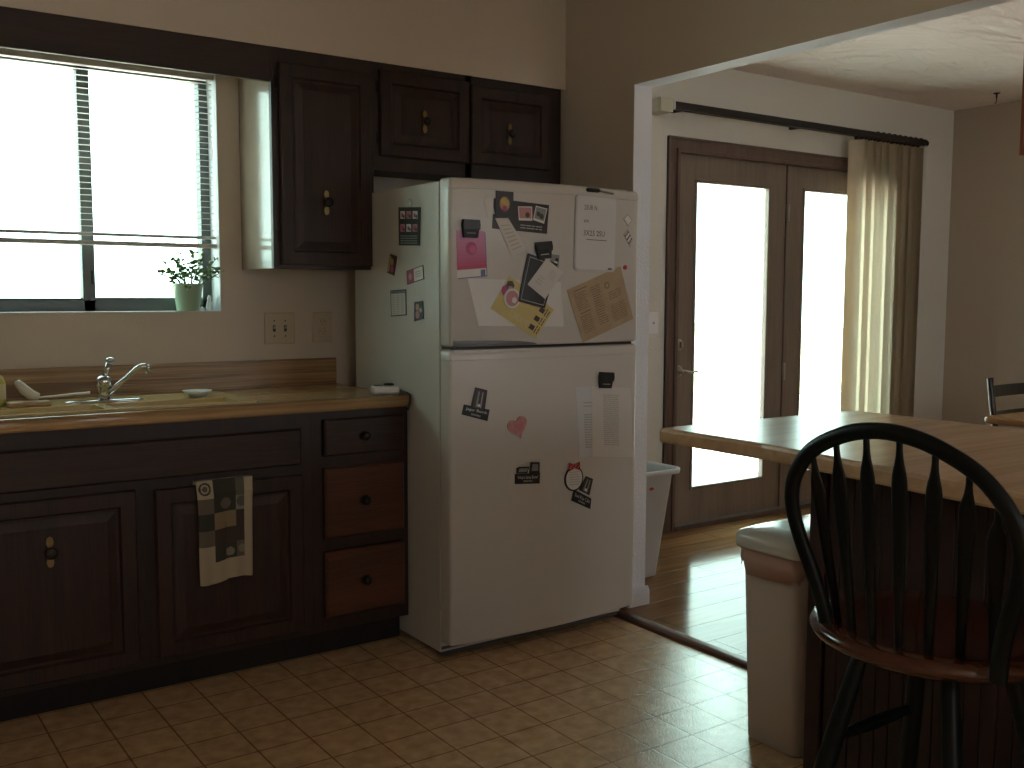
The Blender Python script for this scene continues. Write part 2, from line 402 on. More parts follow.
# valance board
o = one('valance', lambda m: m.box((-3.1, -.324, 2.022), (-1.3165, -.304, 2.1425), None, .002), 'cab_wood_h', None, (-2.2,-.31,2.08))
tag(o, 'long dark wooden valance board across the top of the kitchen window', 'valance')

# plant on the sill
pl = thing('potted_plant', 'small jade plant in a pale green pot on the window sill', 'plant', (-1.511, .047, WZ0+.002))
PC = (-1.511, .047)
m = MB(); m.lathe([(.030, 0), (.0415, .001), (.0425, .004), (.0535, .088), (.0555, .094), (.0555, .103), (.0525, .103), (.0505, .09), (.040, .01), (.001, .008)], (PC[0], PC[1], WZ0+.002), n=32)
m.build('pot', 'pot_green', pl)
m = MB(); m.lathe([(.001, .088), (.0505, .088), (.0505, .093), (.001, .095)], (PC[0], PC[1], WZ0+.002), n=24, cap=False); m.build('soil', 'soil', pl)
lf = MB(); sm = MB()
tips = [(-.085,.055),(-.060,.085),(-.045,.115),(-.030,.10),(-.012,.125),(.004,.10),(.018,.13),(.034,.10),(.05,.125),(.075,.075),(.082,.11),(.095,.06),(-.05,.06),(.025,.07),(-.02,.075)]
z0 = WZ0+.094
def leaf(m, c, d, L, w):
    d = Vector(d).normalized(); a = d.cross(Vector((0,0,1)));
    if a.length < .1: a = Vector((1,0,0))
    a.normalize(); a = Matrix.Rotation(random.uniform(-1.2,1.2), 3, d) @ a; nrm = d.cross(a)
    rs = []
    for t, k in [(0,.12),(.2,.7),(.5,1),(.8,.75),(1,.12)]:
        p = Vector(c)+d*L*t + nrm*(-.15*L*(t-.5)**2)
        rs.append([p+a*w*k*math.cos(2*PI*q/6)+nrm*.0016*k*math.sin(2*PI*q/6) for q in range(6)])
    m.rings(rs, None)
for i, (dx, dz) in enumerate(tips):
    b0 = Vector((PC[0]+dx*.35, PC[1]+random.uniform(-.02,.015), z0-.004)); dy = random.uniform(-.035, .015)
    pts = [b0 + Vector((dx*.92*t**1.2, dy*t, dz*t)) for t in (0,.25,.5,.75,1)]
    sm.tube(pts, [.0026,.0022,.0019,.0016,.001], 6)
    for k in range(10 if i % 3 else 12):
        t = .38+.62*(k/9)
        t = min(t, 1)
        p = b0 + Vector((dx*.92*t**1.2, dy*t, dz*t))
        ang = random.uniform(0, 2*PI)
        leaf(lf, p, (math.cos(ang), math.sin(ang)*.7, random.uniform(-.3,.9)), random.uniform(.014,.023), random.uniform(.0065,.0100))
leaf(lf, (PC[0]-.005, PC[1]-.05, z0+.004), (-.5,-.5,-.6), .026, .010)
leaf(lf, (PC[0]-.012, PC[1]-.048, z0+.006), (-.7,-.3,-.35), .022, .008)
sm.build('stem', 'stem', pl); lf.build('foliage', 'leaf', pl)
m = MB(); m.lathe([(.001,0),(.012,0),(.013,.012),(.010,.03),(.0065,.04),(.0075,.048),(.004,.058),(.001,.06)], (-1.426,.06,WZ0+.002), n=16)
m.lathe([(.001,0),(.010,.001),(.009,.011),(.001,.015)], (-1.452,.062,WZ0+.002), n=14)
tag(m.build('figurine', 'ceramic', None, (-1.426,.06,WZ0+.002)), 'tiny white figurine in the right corner of the window sill beside the green pot', 'figurine')

# ------------------------------------------------------------------ cabinets
def panel(m, x0, x1, z0, z1, yb, th=.020, stile=.052):
    loops = [(0, 0), (0, th-.004), (.004, th), (stile-.006, th), (stile, th-.009), (stile+.008, th-.009), (stile+.034, th-.002), (stile+.036, th-.002)]
    rs = [[(x0+i, yb-d, z0+i), (x1-i, yb-d, z0+i), (x1-i, yb-d, z1-i), (x0+i, yb-d, z1-i)] for i, d in loops]
    m.rings(rs, None, smooth=False)
def slab(m, x0, x1, z0, z1, yb, th=.020):
    loops = [(0, 0), (0, th-.006), (.006, th), (.02, th)]
    rs = [[(x0+i, yb-d, z0+i), (x1-i, yb-d, z0+i), (x1-i, yb-d, z1-i), (x0+i, yb-d, z1-i)] for i, d in loops]
    m.rings(rs, None, smooth=False)
def pull(parent, x, y, z, s=1.0):
    m = MB()
    def lobe(zc, up):
        m.prism([(x-.0075*s, zc), (x-.009*s, zc+up*.010*s), (x-.0065*s, zc+up*.020*s), (x, zc+up*.024*s), (x+.0065*s, zc+up*.020*s), (x+.009*s, zc+up*.010*s), (x+.0075*s, zc)], y, y-.003, None, 'xz')
    lobe(z+.017*s, 1); lobe(z-.017*s, -1); m.box((x-.006*s, y-.0035, z-.019*s), (x+.006*s, y, z+.019*s), None, .001)
    p = m.build('backplate', 'brass', parent)
    k = MB(); k.lathe([(.006,0),(.005,-.008),(.014*s,-.014),(.016*s,-.020),(.012*s,-.026),(.001,-.027)], (x, y-.003, z), 'y', 16); k.build('knob', 'iron', parent)
def knob(parent, x, y, z):
    m = MB(); m.prism([(x+.022*math.cos(2*PI*k/16)*(1 if k % 2 else .72), z+.02*math.sin(2*PI*k/16)*(1 if k % 2 else .72)) for k in range(16)], y, y-.003, None, 'xz')
    m.lathe([(.006,-.003),(.005,-.010),(.013,-.015),(.015,-.021),(.010,-.027),(.001,-.028)], (x, y, z), 'y', 16); m.build('knob', 'iron', parent)
def hinge(parent, x, y, z):
    m = MB(); m.box((x-.006, y-.006, z-.022), (x+.006, y, z+.022), None, .001); m.tube([(x,y-.008,z-.02),(x,y-.008,z+.02)], .0035, 8); m.build('hinge', 'iron', parent)
F = SOF
# tall wall cabinet beside the window
w = thing('wall_cabinet', 'tall dark wall cabinet with one raised-panel door beside the window', 'cabinet', (-1.115, -.16, 1.366))
def wc(m):
    m.box((-1.3165, F, 1.366), (-1.289, F+.02, UT-.0005)); m.box((-.9385, F, 1.366), (-.915, F+.02, UT-.0005)); m.box((-1.289, F, 1.366), (-.9385, F+.02, 1.395)); m.box((-1.289, F, 2.085), (-.9385, F+.02, UT-.0005))
one('face_frame', wc, 'frame_wood', w)
one('carcass', lambda m: (m.box((-1.3105, F+.0205, 1.372), (-.915, -.001, 1.388)), m.box((-1.3105, -.012, 1.388), (-.915, -.001, 2.14)), m.box((-.930, F+.0205, 1.388), (-.915, -.012, 2.14)), m.box((-1.3105, F+.0205, 2.125), (-.93, -.012, 2.14))), 'frame_wood', w)
one('side_panel', lambda m: m.box((-1.3165, F+.0205, 1.366), (-1.3108, -.001, UT-.001)), 'cab_side_sheen', w)
d = one('door', lambda m: panel(m, -1.291, -.931, 1.379, 2.090, F-.0005), 'cab_wood', w)
pull(d, -1.118, F-.0195, 1.607, 1.1); hinge(d, -1.297, F, 1.48); hinge(d, -1.297, F, 2.02)
# over-fridge cabinet
w = thing('wall_cabinet', 'short dark two-door cabinet mounted over the refrigerator', 'cabinet', (-.47, -.16, 1.748))
def oc(m):
    m.box((-.9145, F, 1.742), (-.893, F+.02, UT-.0005)); m.box((-.505, F, 1.742), (-.477, F+.02, UT-.0005)); m.box((-.096, F, 1.742), (-.024, F+.02, UT-.0005))
    m.box((-.893, F, 1.742), (-.096, F+.02, 1.80)); m.box((-.893, F, 2.105), (-.096, F+.02, UT-.0005))
one('face_frame', oc, 'frame_wood', w)
one('carcass', lambda m: (m.box((-.9145, F+.0205, 1.760), (-.03, -.001, 1.775)), m.box((-.9145, -.012, 1.776), (-.03, -.001, 2.14)), m.box((-.045, F+.0205, 1.776), (-.03, -.013, 2.14)), m.box((-.9145, F+.0205, 1.776), (-.90, -.013, 2.14))), 'frame_wood', w)
d = one('door', lambda m: panel(m, -.892, -.497, 1.796, 2.114, F-.0005), 'cab_wood', w); pull(d, -.702, F-.0195, 1.938, 1.05); hinge(d, -.898, F, 1.86); hinge(d, -.898, F, 2.05)
d = one('door', lambda m: panel(m, -.485, -.093, 1.796, 2.104, F-.0005), 'cab_wood', w); pull(d, -.302, F-.0195, 1.928, 1.05); hinge(d, -.087, F, 1.86); hinge(d, -.087, F, 2.05)
# base cabinets
BF = -.61; BT = .872; TK = -.5415
def base_body(x0, x1, rails, stiles):
    def f(m):
        for a, b in stiles: m.box((a, BF, .10), (b, BF+.02, BT))
        for xa, xb, a, b in rails: m.box((xa, BF, a), (xb, BF+.02, b))
    return f
sc = thing('base_cabinet', 'dark sink cabinet with two raised-panel doors and a long false front', 'cabinet', (-1.87, -.3, 0))
one('face_frame', base_body(-2.42, -1.31, [(-2.38,-1.351,.10,.135),(-2.38,-1.351,.655,.705),(-2.38,-1.351,.818,BT)], [(-2.43,-2.38),(-1.351,-1.3105)]), 'frame_wood', sc)
one('face_frame', lambda m: m.box((-1.905, BF, .1355), (-1.825, BF+.02, .6545)), 'frame_wood', sc)
one('carcass', lambda m: (m.box((-2.43, BF+.0205, .10), (-2.415, -.001, BT)), m.box((-2.415, BF+.0205, .10), (-1.311, -.001, .118)), m.box((-2.415, -.015, .118), (-1.311, -.001, BT)), m.box((-1.325, BF+.0205, .118), (-1.311, -.016, BT))), 'frame_wood', sc)
one('toe_kick', lambda m: m.box((-2.43, TK, 0), (-1.311, TK+.015, .0995)), 'cab_black', sc)
one('false_front', lambda m: slab(m, -2.385, -1.352, .700, .822, BF-.0005), 'cab_wood_h', sc)
d = one('door', lambda m: panel(m, -2.375, -1.897, .122, .672, BF-.0005), 'cab_wood', sc); pull(d, -2.146, BF-.0195, .515, 1.15)
d = one('door', lambda m: panel(m, -1.838, -1.350, .125, .665, BF-.0005), 'cab_wood', sc)
dc = thing('base_cabinet', 'dark base cabinet with three stacked reddish drawers next to the refrigerator', 'cabinet', (-1.12, -.3, 0))
one('face_frame', base_body(0,0, [(-1.2695,-.9575,.10,.15),(-1.2695,-.9575,.385,.43),(-1.2695,-.9575,.677,.72),(-1.2695,-.9575,.845,BT)], [(-1.310,-1.2695),(-.9575,-.9355)]), 'frame_wood', dc)
one('carcass', lambda m: (m.box((-1.310, BF+.0205, .10), (-.9355, -.001, .118)), m.box((-1.310, -.015, .118), (-.9355, -.001, BT)), m.box((-.945, BF+.0205, .118), (-.9355, -.016, BT)), m.box((-1.310, BF+.0205, .118), (-1.296, -.016, BT))), 'frame_wood', dc)
one('toe_kick', lambda m: m.box((-1.31, TK, 0), (-.9355, TK+.015, .0995)), 'cab_black', dc)
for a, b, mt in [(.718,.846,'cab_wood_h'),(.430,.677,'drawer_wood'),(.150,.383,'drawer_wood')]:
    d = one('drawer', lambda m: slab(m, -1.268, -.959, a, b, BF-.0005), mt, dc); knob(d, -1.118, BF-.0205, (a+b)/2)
lc = thing('base_cabinet', 'dark base cabinet left of the sink at the frame edge', 'cabinet', (-2.9, -.3, 0))
one('face_frame', base_body(0,0, [(-3.34,-2.48,.10,.135),(-3.34,-2.48,.655,.705),(-3.34,-2.48,.818,BT)], [(-3.38,-3.34),(-2.48,-2.4305)]), 'frame_wood', lc)
one('carcass', lambda m: (m.box((-3.38, BF+.0205, .10), (-3.36, -.001, BT)), m.box((-3.36, BF+.0205, .10), (-2.4305, -.001, .118))), 'frame_wood', lc)
one('toe_kick', lambda m: m.box((-3.38, TK, 0), (-2.4305, TK+.015, .0995)), 'cab_black', lc)
one('drawer', lambda m: slab(m, -3.33, -2.49, .70, .822, BF-.0005), 'cab_wood_h', lc)
d = one('door', lambda m: panel(m, -3.33, -2.915, .122, .672, BF-.0005), 'cab_wood', lc); pull(d, -2.98, BF-.0195, .515)
d = one('door', lambda m: panel(m, -2.905, -2.49, .122, .672, BF-.0005), 'cab_wood', lc); pull(d, -2.84, BF-.0195, .515)

# countertop with sink hole
CT = .912; CB = .8735; CX = -.9345
SX0, SX1, SY0, SY1 = -2.36, -1.50, -.56, -.19
def ctr(m):
    prof = [(-.56, CB), (-.630, CB), (-.636, CB+.004), (-.638, CB+.012), (-.638, CT-.012), (-.636, CT-.003), (-.631, CT+.002), (-.624, CT+.0035), (-.615, CT+.003), (-.604, CT+.0005), (-.595, CT), (-.56, CT)]
    m.prism(prof, -3.4, CX, None, 'yz', True)
    m.box((-3.4, -.56, CB), (SX0, -.0205, CT)); m.box((SX1, -.56, CB), (CX, -.0205, CT)); m.box((SX0, SY1, CB), (SX1, -.0205, CT))
one('countertop', ctr, 'oak_top', None, (-2, -.3, CB)); 
o = D.objects['countertop']; tag(o, 'wood-grain laminate countertop running under the kitchen window', 'countertop')
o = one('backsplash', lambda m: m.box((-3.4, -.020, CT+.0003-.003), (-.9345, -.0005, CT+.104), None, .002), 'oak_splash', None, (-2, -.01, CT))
tag(o, 'low wood-grain backsplash strip along the wall behind the sink', 'backsplash')
# sink
sk = thing('sink', 'golden almond double-bowl sink set into the wood-grain countertop', 'sink', (-1.93, -.33, CT))
def sink(m):
    z = CT+.0005; h = .008
    bowls = [(-2.325, -1.960, -.552, -.40), (-1.930, -1.535, -.552, -.40)]
    X0, X1, Y0, Y1 = SX0-.015, SX1+.015, SY0-.012, SY1+.02
    xs = sorted({X0, X1, -2.325, -1.960, -1.930, -1.535}); ys = sorted({Y0, Y1, -.552, -.40})
    for a, b in zip(xs, xs[1:]):
        for c, e in zip(ys, ys[1:]):
            if any(abs(a-q[0]) < 1e-6 and abs(c-q[2]) < 1e-6 for q in bowls): continue
            m.box((a, c, z), (b, e, z+h))
    for x0, x1, y0, y1 in bowls:
        def ring(ins, zz, r):
            pts = []
            for cx, cy, a0 in [(x1-ins-r, y1-ins-r, 0), (x0+ins+r, y1-ins-r, 90), (x0+ins+r, y0+ins+r, 180), (x1-ins-r, y0+ins+r, 270)]:
                for k in range(5):
                    a = math.radians(a0+22.5*k); pts.append((cx+r*math.cos(a), cy+r*math.sin(a), zz))
            return pts
        m.rings([ring(-.0, z+h, .002), ring(.002, z-.01, .02), ring(.006, z-.13, .03), ring(.03, z-.16, .03), ring(.06, z-.165, .012)], None, cap0=False, smooth=True)
one('basin', sink, 'sink_gold', sk)
one('drain', lambda m: m.lathe([(.001,0),(.035,0),(.038,.003),(.03,.005),(.001,.004)], (-1.735,-.476,CT-.164), n=20), 'chrome', sk)
# faucet
SZ = CT+.0085
FX_, FY_ = -1.912, -.335
fa = thing('faucet', 'chrome single-lever faucet with angled spout on the sink ledge', 'faucet', (FX_, FY_, SZ))
def plate(m):
    pts = []
    for cx, a0 in [(FX_+.100, -90), (FX_-.100, 90)]:
        for k in range(9): a = math.radians(a0+22.5*k); pts.append((cx+.026*math.cos(a), FY_+.026*math.sin(a)))
    m.rings([[(x, y, SZ) for x, y in pts], [(x, y, SZ+.004) for x, y in pts], [(FX_+(x-FX_)*.93, FY_+(y-FY_)*.8, SZ+.008) for x, y in pts]], None)
one('base_plate', plate, 'chrome', fa)
one('body', lambda m: m.lathe([(.020,.007),(.018,.028),(.018,.046),(.024,.050),(.0245,.072),(.022,.078),(.013,.085),(.001,.087)], (FX_,FY_,SZ), n=24), 'chrome', fa)
one('lever', lambda m: (m.tube([(FX_+.003,FY_,SZ+.080),(FX_+.010,FY_-.002,SZ+.105),(FX_+.018,FY_-.004,SZ+.125)], [.0095,.0075,.0105], 12), m.sphere((FX_+.021,FY_-.005,SZ+.136), .0115, None, 10, (1.3,1,.8))), 'chrome', fa)
one('spout', lambda m: (m.tube([(FX_+.010,FY_-.006,SZ+.030),(FX_+.028,FY_-.012,SZ+.044),(FX_+.070,FY_-.028,SZ+.082),(FX_+.092,FY_-.040,SZ+.106),(FX_+.106,FY_-.046,SZ+.114),(FX_+.127,FY_-.055,SZ+.116)], [.0095,.0085,.0075,.008,.0095,.010], 14), m.lathe([(.0095,-.022),(.0105,-.004),(.011,.003),(.001,.006)], (FX_+.128,FY_-.056,SZ+.114), n=16)), 'chrome', fa)
m = MB(); m.lathe([(.020,0),(.024,.001),(.044,.015),(.050,.021),(.047,.021),(.024,.006),(.001,.005)], (-1.603,-.325,SZ), n=28)
tag(m.build('soap_dish', 'ceramic', None, (-1.603,-.325,SZ)), 'small shallow white dish on the right rear corner of the sink', 'dish')
m = MB(); m.box((-2.200,-.362,SZ), (-2.076,-.302,SZ+.014), None, .006, 3)
tag(m.build('sponge_tray', 'wood_tan', None, (-2.14,-.33,SZ)), 'flat tan oblong tray lying left of the faucet under the dish brush', 'tray')
db = thing('dish_brush', 'off-white dish brush resting head-up on the tan tray', 'brush', (-2.12,-.33,SZ+.0145))
def bh(m):
    m.tube([(-2.108,-.33,SZ+.027),(-2.130,-.33,SZ+.034),(-2.150,-.33,SZ+.052),(-2.166,-.33,SZ+.072),(-2.170,-.33,SZ+.080)], [.011,.016,.016,.012,.007], 12)
one('brush_head', bh, 'brush_white', db)
one('handle', lambda m: m.tube([(-2.112,-.33,SZ+.024),(-2.06,-.335,SZ+.027),(-2.01,-.34,SZ+.031),(-1.958,-.345,SZ+.033)], [.006,.0055,.006,.0075], 10, flat=.6), 'brush_white', db)
so = thing('soap_bottle', 'yellow dish soap bottle with a pale label at the left frame edge', 'bottle', (-2.232,-.30,SZ))
m = MB(); m.lathe([(.030,0),(.034,.004),(.034,.075),(.028,.092),(.014,.103),(.013,.108)], (-2.232,-.30,SZ), n=24, sx=1, sy=.65); m.build('bottle_body', 'bottle_yellow', so)
m = MB(); m.lathe([(.0345,.022),(.0348,.023),(.0348,.070),(.0345,.071)], (-2.232,-.30,SZ), n=24, sx=1, sy=.66); m.build('bottle_label', 'label_cream', so)
m = MB(); m.lathe([(.014,.108),(.015,.109),(.015,.118),(.007,.122),(.001,.123)], (-2.232,-.30,SZ), n=16); m.build('cap', 'ceramic', so)
# compact camera at the counter corner
ca = thing('compact_camera', 'small silver camera with black wrist strap on the countertop corner', 'camera', (-.985,-.535,CT))
def cam(m):
    M_ = Matrix.Translation((-.985,-.535,CT)) @ Matrix.Rotation(math.radians(-18), 4, 'Z')
    n0 = len(m.bm.verts); m.box((-.050,-.030,0.0003), (.050,.030,.032), None, .010, 3)
    bmesh.ops.transform(m.bm, matrix=M_, verts=list(m.bm.verts))
one('body', cam, 'camera_silver', ca)
one('lens', lambda m: m.lathe([(.020,.0322),(.020,.037),(.016,.039),(.015,.036),(.001,.036)], (-.972,-.538,CT), n=20), 'plastic_black', ca)
one('control_panel', lambda m: m.box((-1.026,-.548,CT+.0322), (-1.000,-.520,CT+.0345), None, .001), 'plastic_black', ca)
one('strap', lambda m: m.tube([(-.945,-.545,CT+.014),(-.938,-.575,CT+.013),(-.938,-.615,CT+.010),(-.9385,-.637,CT+.004),(-.942,-.644,CT-.012),(-.947,-.645,CT-.035),(-.953,-.644,CT-.05)], .004, 8, flat=.5), 'plastic_black', ca)

# wall plates
def wplate(x0, x1, z0, z1, n, kind, label, cat, nm):
    t = thing(nm, label, cat, ((x0+x1)/2, -.0005, (z0+z1)/2)); mt = 'almond'
    one('plate', lambda m: m.box((x0, -.0065, z0), (x1, -.0003, z1), None, .0022), mt, t)
    zc = (z0+z1)/2
    for i in range(n):
        x = x0+(x1-x0)*(i+.5)/n if n > 1 else (x0+x1)/2
        if n > 1: x = (x0+x1)/2 + (i-.5)*.046
        if kind == 'switch':
            one('slot', lambda m: m.box((x-.0055, -.0072, zc-.0125), (x+.0055, -.0067, zc+.0125)), 'slot_dark', t)
            one('toggle', lambda m: m.tube([(x,-.0075,zc+.001),(x,-.017,zc+.008)], [.0042,.0035], 8), mt, t)
            [one('screw', lambda m: m.lathe([(.003,-.0067),(.003,-.0078),(.001,-.0080)], (x,0,zc+q), 'y', 10), 'slot_dark', t) for q in (.03,-.03)]
        else:
            for s in (-1, 1):
                r = one('receptacle', lambda m: m.lathe([(.0165,-.0067),(.0165,-.0085),(.015,-.009),(.001,-.009)], (x,0,zc+s*.0195), 'y', 20), mt, t)
                one('slot', lambda m: (m.box((x-.008,-.0096,zc+s*.0195), (x-.0062,-.0091,zc+s*.0195+.008)), m.box((x+.0062,-.0096,zc+s*.0195), (x+.008,-.0091,zc+s*.0195+.007)), m.box((x-.002,-.0096,zc+s*.0195-.009), (x+.002,-.0091,zc+s*.0195-.005))), 'slot_dark', r)
wplate(-1.2315,-1.107,1.0775,1.200,2,'switch','almond double light switch plate on the wall right of the window','switch','light_switch')
wplate(-1.030,-.947,1.080,1.2015,1,'outlet','almond electrical outlet plate between the switches and the refrigerator','outlet','wall_outlet')

# towel over the cabinet door
def towel_mat(u, v):
    cu = [0,.29,.69,.85,1.01]; rv = [0,.19,.335,.49,.645,.80,1.01]
    c = next(i for i in range(4) if u < cu[i+1]); r = next(i for i in range(6) if v < rv[i+1])
    T = [['tw_cream','tw_dark','tw_sage','tw_cream'],['tw_taupe','tw_dark','tw_grey','tw_cream'],['tw_sage','tw_tan','tw_brown','tw_cream'],['tw_taupe','tw_brown','tw_brown','tw_cream'],['tw_cream','tw_dark','tw_taupe','tw_cream'],['tw_cream']*4]
    if r == 2 and c == 0: k = 'tw_dark'
    else: k = T[r][c]
    W, H = .187, .335
    def dist(a, b): return math.hypot((u-a)*W, (v-b)*H)
    q = dist(.14, .10)
    if r == 0 and c == 0:
        if .014 < q < .020: k = 'tw_dark'
        elif q < .009: k = 'tw_sage'
    if dist(.50, .255) < .018: k = 'tw_taupe'
    if dist(.80, .25) < .018 and c == 2: k = 'tw_sage'
    if dist(.57, .735) < .014: k = 'tw_grey'
    if dist(.79, .72) < .014 and c == 2: k = 'tw_grey'
    return k
m = MB(); NX, NZ = 70, 120; W, H = .187, .338; x0 = -1.716; zt = .681
def towp(u, v, side):
    x = x0+W*u - .008*v*(1-u)*0 + (.006*v if u < .5 else -.010*v*(u-.5)*2) + .004*math.sin(v*5)*(.5-u)
    drop = H*v*(1 + .03*(.5-u)) + .006*math.sin(u*7)*v
    wave = .006*math.sin(u*9+v*1.5)*(.3+.7*v) + .003*math.sin(u*21)*v
    if v < .04:
        a = v/.04*PI/2; y = -.6335-.006*math.sin(a); z = zt-.006+.006*math.cos(a)
    else: y = -.6395-.006-wave*.8; z = zt-.006-(drop-.04*H)
    if v < .15 and v >= .04: t = (v-.04)/.11; y = -.6395*(1-t)+y*t
    return Vector((x, y, z))
G = [[m.bm.verts.new(towp(i/NX, j/NZ, 0)) for j in range(NZ+1)] for i in range(NX+1)]
for i in range(NX):
    for j in range(NZ):
        f = m.bm.faces.new([G[i][j], G[i+1][j], G[i+1][j+1], G[i][j+1]]); f.smooth = True; f.material_index = m.mi(towel_mat((i+.5)/NX, (j+.5)/NZ))
bk = [[m.bm.verts.new((x0+W*i/10, y, z)) for (y, z) in [(-.6335, zt), (-.612, zt), (-.6115, zt-.004), (-.6112, zt-.014)]] for i in range(11)]
for i in range(10):
    for j in range(3):
        f = m.bm.faces.new([bk[i][j], bk[i+1][j], bk[i+1][j+1], bk[i][j+1]]); f.material_index = m.mi('tw_cream')
o = m.build('dish_towel', None, None, (-1.62,-.64,zt)); sol = o.modifiers.new('thick', 'SOLIDIFY'); sol.thickness = .0022; sol.offset = -1
tag(o, 'cream dish towel with dark squares and circles hanging over the sink cabinet door', 'towel')

# ------------------------------------------------------------------ refrigerator
FX0, FX1 = -.930, -.098; FB = -.828; FT = 1.655
fr = thing('refrigerator', 'white top-freezer refrigerator covered in magnets and papers', 'refrigerator', (-.512, -.5, 0))
one('cabinet_body', lambda m: m.box((FX0, FB, .02), (FX1, -.185, FT), None, .004), 'fridge_side', fr)
DXL, DXR = FX0-.002, FX1+.007; DB = -.034
def door_y(x):
    t = (x-(DXL+DXR)/2)/((DXR-DXL)/2)
    return -.899 - .034*(1-t*t)
def fdoor(z0, z1, rtop):
    def f(m):
        N = 28; cols = []
        outline = []
        for k in range(N+1):
            x = DXL+(DXR-DXL)*k/N; outline.append((x, door_y(x)))
        # rounded vertical edges
        L = [(DXL, FB-.011), (DXL, -.886), (DXL+.0015, -.893), (DXL+.004, -.8975), (DXL+.008, -.9000), (DXL+.013, door_y(DXL+.013))] + [p for p in outline if DXL+.018 < p[0] < DXR-.018] + [(DXR-.013, door_y(DXR-.013)), (DXR-.008, -.9000), (DXR-.004, -.8975), (DXR-.0015, -.893), (DXR, -.886), (DXR, FB-.011)]
        cx = (DXL+DXR)/2
        def ring(z, ins):
            return [(cx+(x-cx)*(1-ins/.41), (y+ins if y < -.85 else y), z) for x, y in L]
        m.rings([ring(z0, .008), ring(z0+.003, .003), ring(z0+.009, 0), ring(z1-.038, 0), ring(z1-.0372, .0014), ring(z1-.0358, .0014), ring(z1-.035, 0), ring(z1-.012, 0), ring(z1-.004, .003), ring(z1, .010)], None, smooth=True)
    return f
fz = one('freezer_door', fdoor(1.098, 1.664, .02), 'fridge_white', fr)
rd = one('fridge_door', fdoor(.060, 1.088, .0), 'fridge_white', fr)
for o in (fz, rd):
    md = o.modifiers.new('es', 'EDGE_SPLIT'); md.split_angle = math.radians(40)
def grip(zc, up):
    def f(m):
        rs = []
        n = 26
        for k in range(n+1):
            t = k/n; x = DXL+.012+(.33)*t; h = .017*(1-t**3)**.6+.0008; y = door_y(x)
            rs.append([(x, y-.0012, zc), (x, y-.0018, zc+up*h*.5), (x, y-.0012, zc+up*h), (x, y+.004, zc+up*h), (x, y+.004, zc)])
        m.rings(rs, None, smooth=False)
    return f
one('handle', grip(1.1005, 1), 'grip_grey', fz)
one('handle', grip(1.0865, -1), 'fridge_side', rd)
one('door_gasket', lambda m: (m.box((FX0+.006, FB-.0105, .07), (FX1-.006, FB-.0005, 1.08)), m.box((FX0+.006, FB-.0105, 1.105), (FX1-.006, FB-.0005, 1.655)), m.box((FX0+.01, -.885, 1.0885), (FX1-.01, FB-.001, 1.0975))), 'plastic_black', fr)
one('kick_grille', lambda m: [m.box((FX0+.004, FB-.002+.004*(k % 2), .008+.011*k), (FX1-.01, FB+.02, .0185+.011*k), None, .001) for k in range(4)], 'grille', fr)
one('hinge_cover', lambda m: m.box((FX1-.075, -.86, 1.6555), (FX1-.02, -.80, 1.672), None, .004), 'fridge_side', fr)
for x in (FX0+.06, FX1-.06):
    for y in (-.79, -.24): one('foot', lambda m: m.lathe([(.018,0),(.018,.012),(.01,.021)], (x, y, 0), n=12), 'rubber_black', fr)

# ---- helpers for flat things on the refrigerator. front: p=(x,z), side: p=(-y,z)
def fl(p, off, side):
    if side: return Vector((FX0-off, -p[0], p[1]))
    k = (door_y(p[0])+3.8036)/(-.92+3.8036); p = (-2.7114+(p[0]+2.7114)*k-.004, 1.2751+(p[1]-1.2751)*k)
    return Vector((p[0], door_y(p[0])-off, p[1]))
def sheet(m, poly, mat, off=.0, th=.0006, side=False, sub=6):
    n = len(poly); dense = []
    if n == 4 and not side:
        w_ = max(math.dist(poly[0], poly[1]), math.dist(poly[3], poly[2])); h_ = max(math.dist(poly[1], poly[2]), math.dist(poly[0], poly[3]))
        if max(w_, h_) > .03:
            nu = max(1, int(w_/.022)+1); nv_ = max(1, int(h_/.022)+1); mi = m.mi(mat)
            V = [[[m.bm.verts.new(fl(inq(poly, i/nu, j/nv_), o_, side)) for j in range(nv_+1)] for i in range(nu+1)] for o_ in (off, off+th)]
            fs = []
            for L_ in V:
                for i in range(nu):
                    for j in range(nv_): fs.append(m.bm.faces.new([L_[i][j], L_[i+1][j], L_[i+1][j+1], L_[i][j+1]]))
            A_, B_ = V
            for i in range(nu):
                for j in (0, nv_): fs.append(m.bm.faces.new([A_[i][j], A_[i+1][j], B_[i+1][j], B_[i][j]]))
            for j in range(nv_):
                for i in (0, nu): fs.append(m.bm.faces.new([A_[i][j], A_[i][j+1], B_[i][j+1], B_[i][j]]))
            for f in fs: f.material_index = mi
            return
    for i in range(n):
        a, b = poly[i], poly[(i+1) % n]
        for k in range(sub): dense.append((a[0]+(b[0]-a[0])*k/sub, a[1]+(b[1]-a[1])*k/sub))
    a = [fl(p, off, side) for p in dense]; b = [fl(p, off+th, side) for p in dense]
    m.rings([a, b], mat, smooth=False)
def quad(c, w, h, ang=0):
    a = math.radians(ang); ca_, sa = math.cos(a), math.sin(a)
    return [(c[0]+x*ca_-y*sa, c[1]+x*sa+y*ca_) for x, y in [(-w/2,-h/2),(w/2,-h/2),(w/2,h/2),(-w/2,h/2)]]
def inq(Q, u, v):  # bilinear in quad Q (bl, br, tr, tl)
    bl, br, tr, tl = Q
    return tuple((bl[i]*(1-u)+br[i]*u)*(1-v)+(tl[i]*(1-u)+tr[i]*u)*v for i in (0, 1))
def subq(Q, u0, v0, u1, v1): return [inq(Q,u0,v0), inq(Q,u1,v0), inq(Q,u1,v1), inq(Q,u0,v1)]
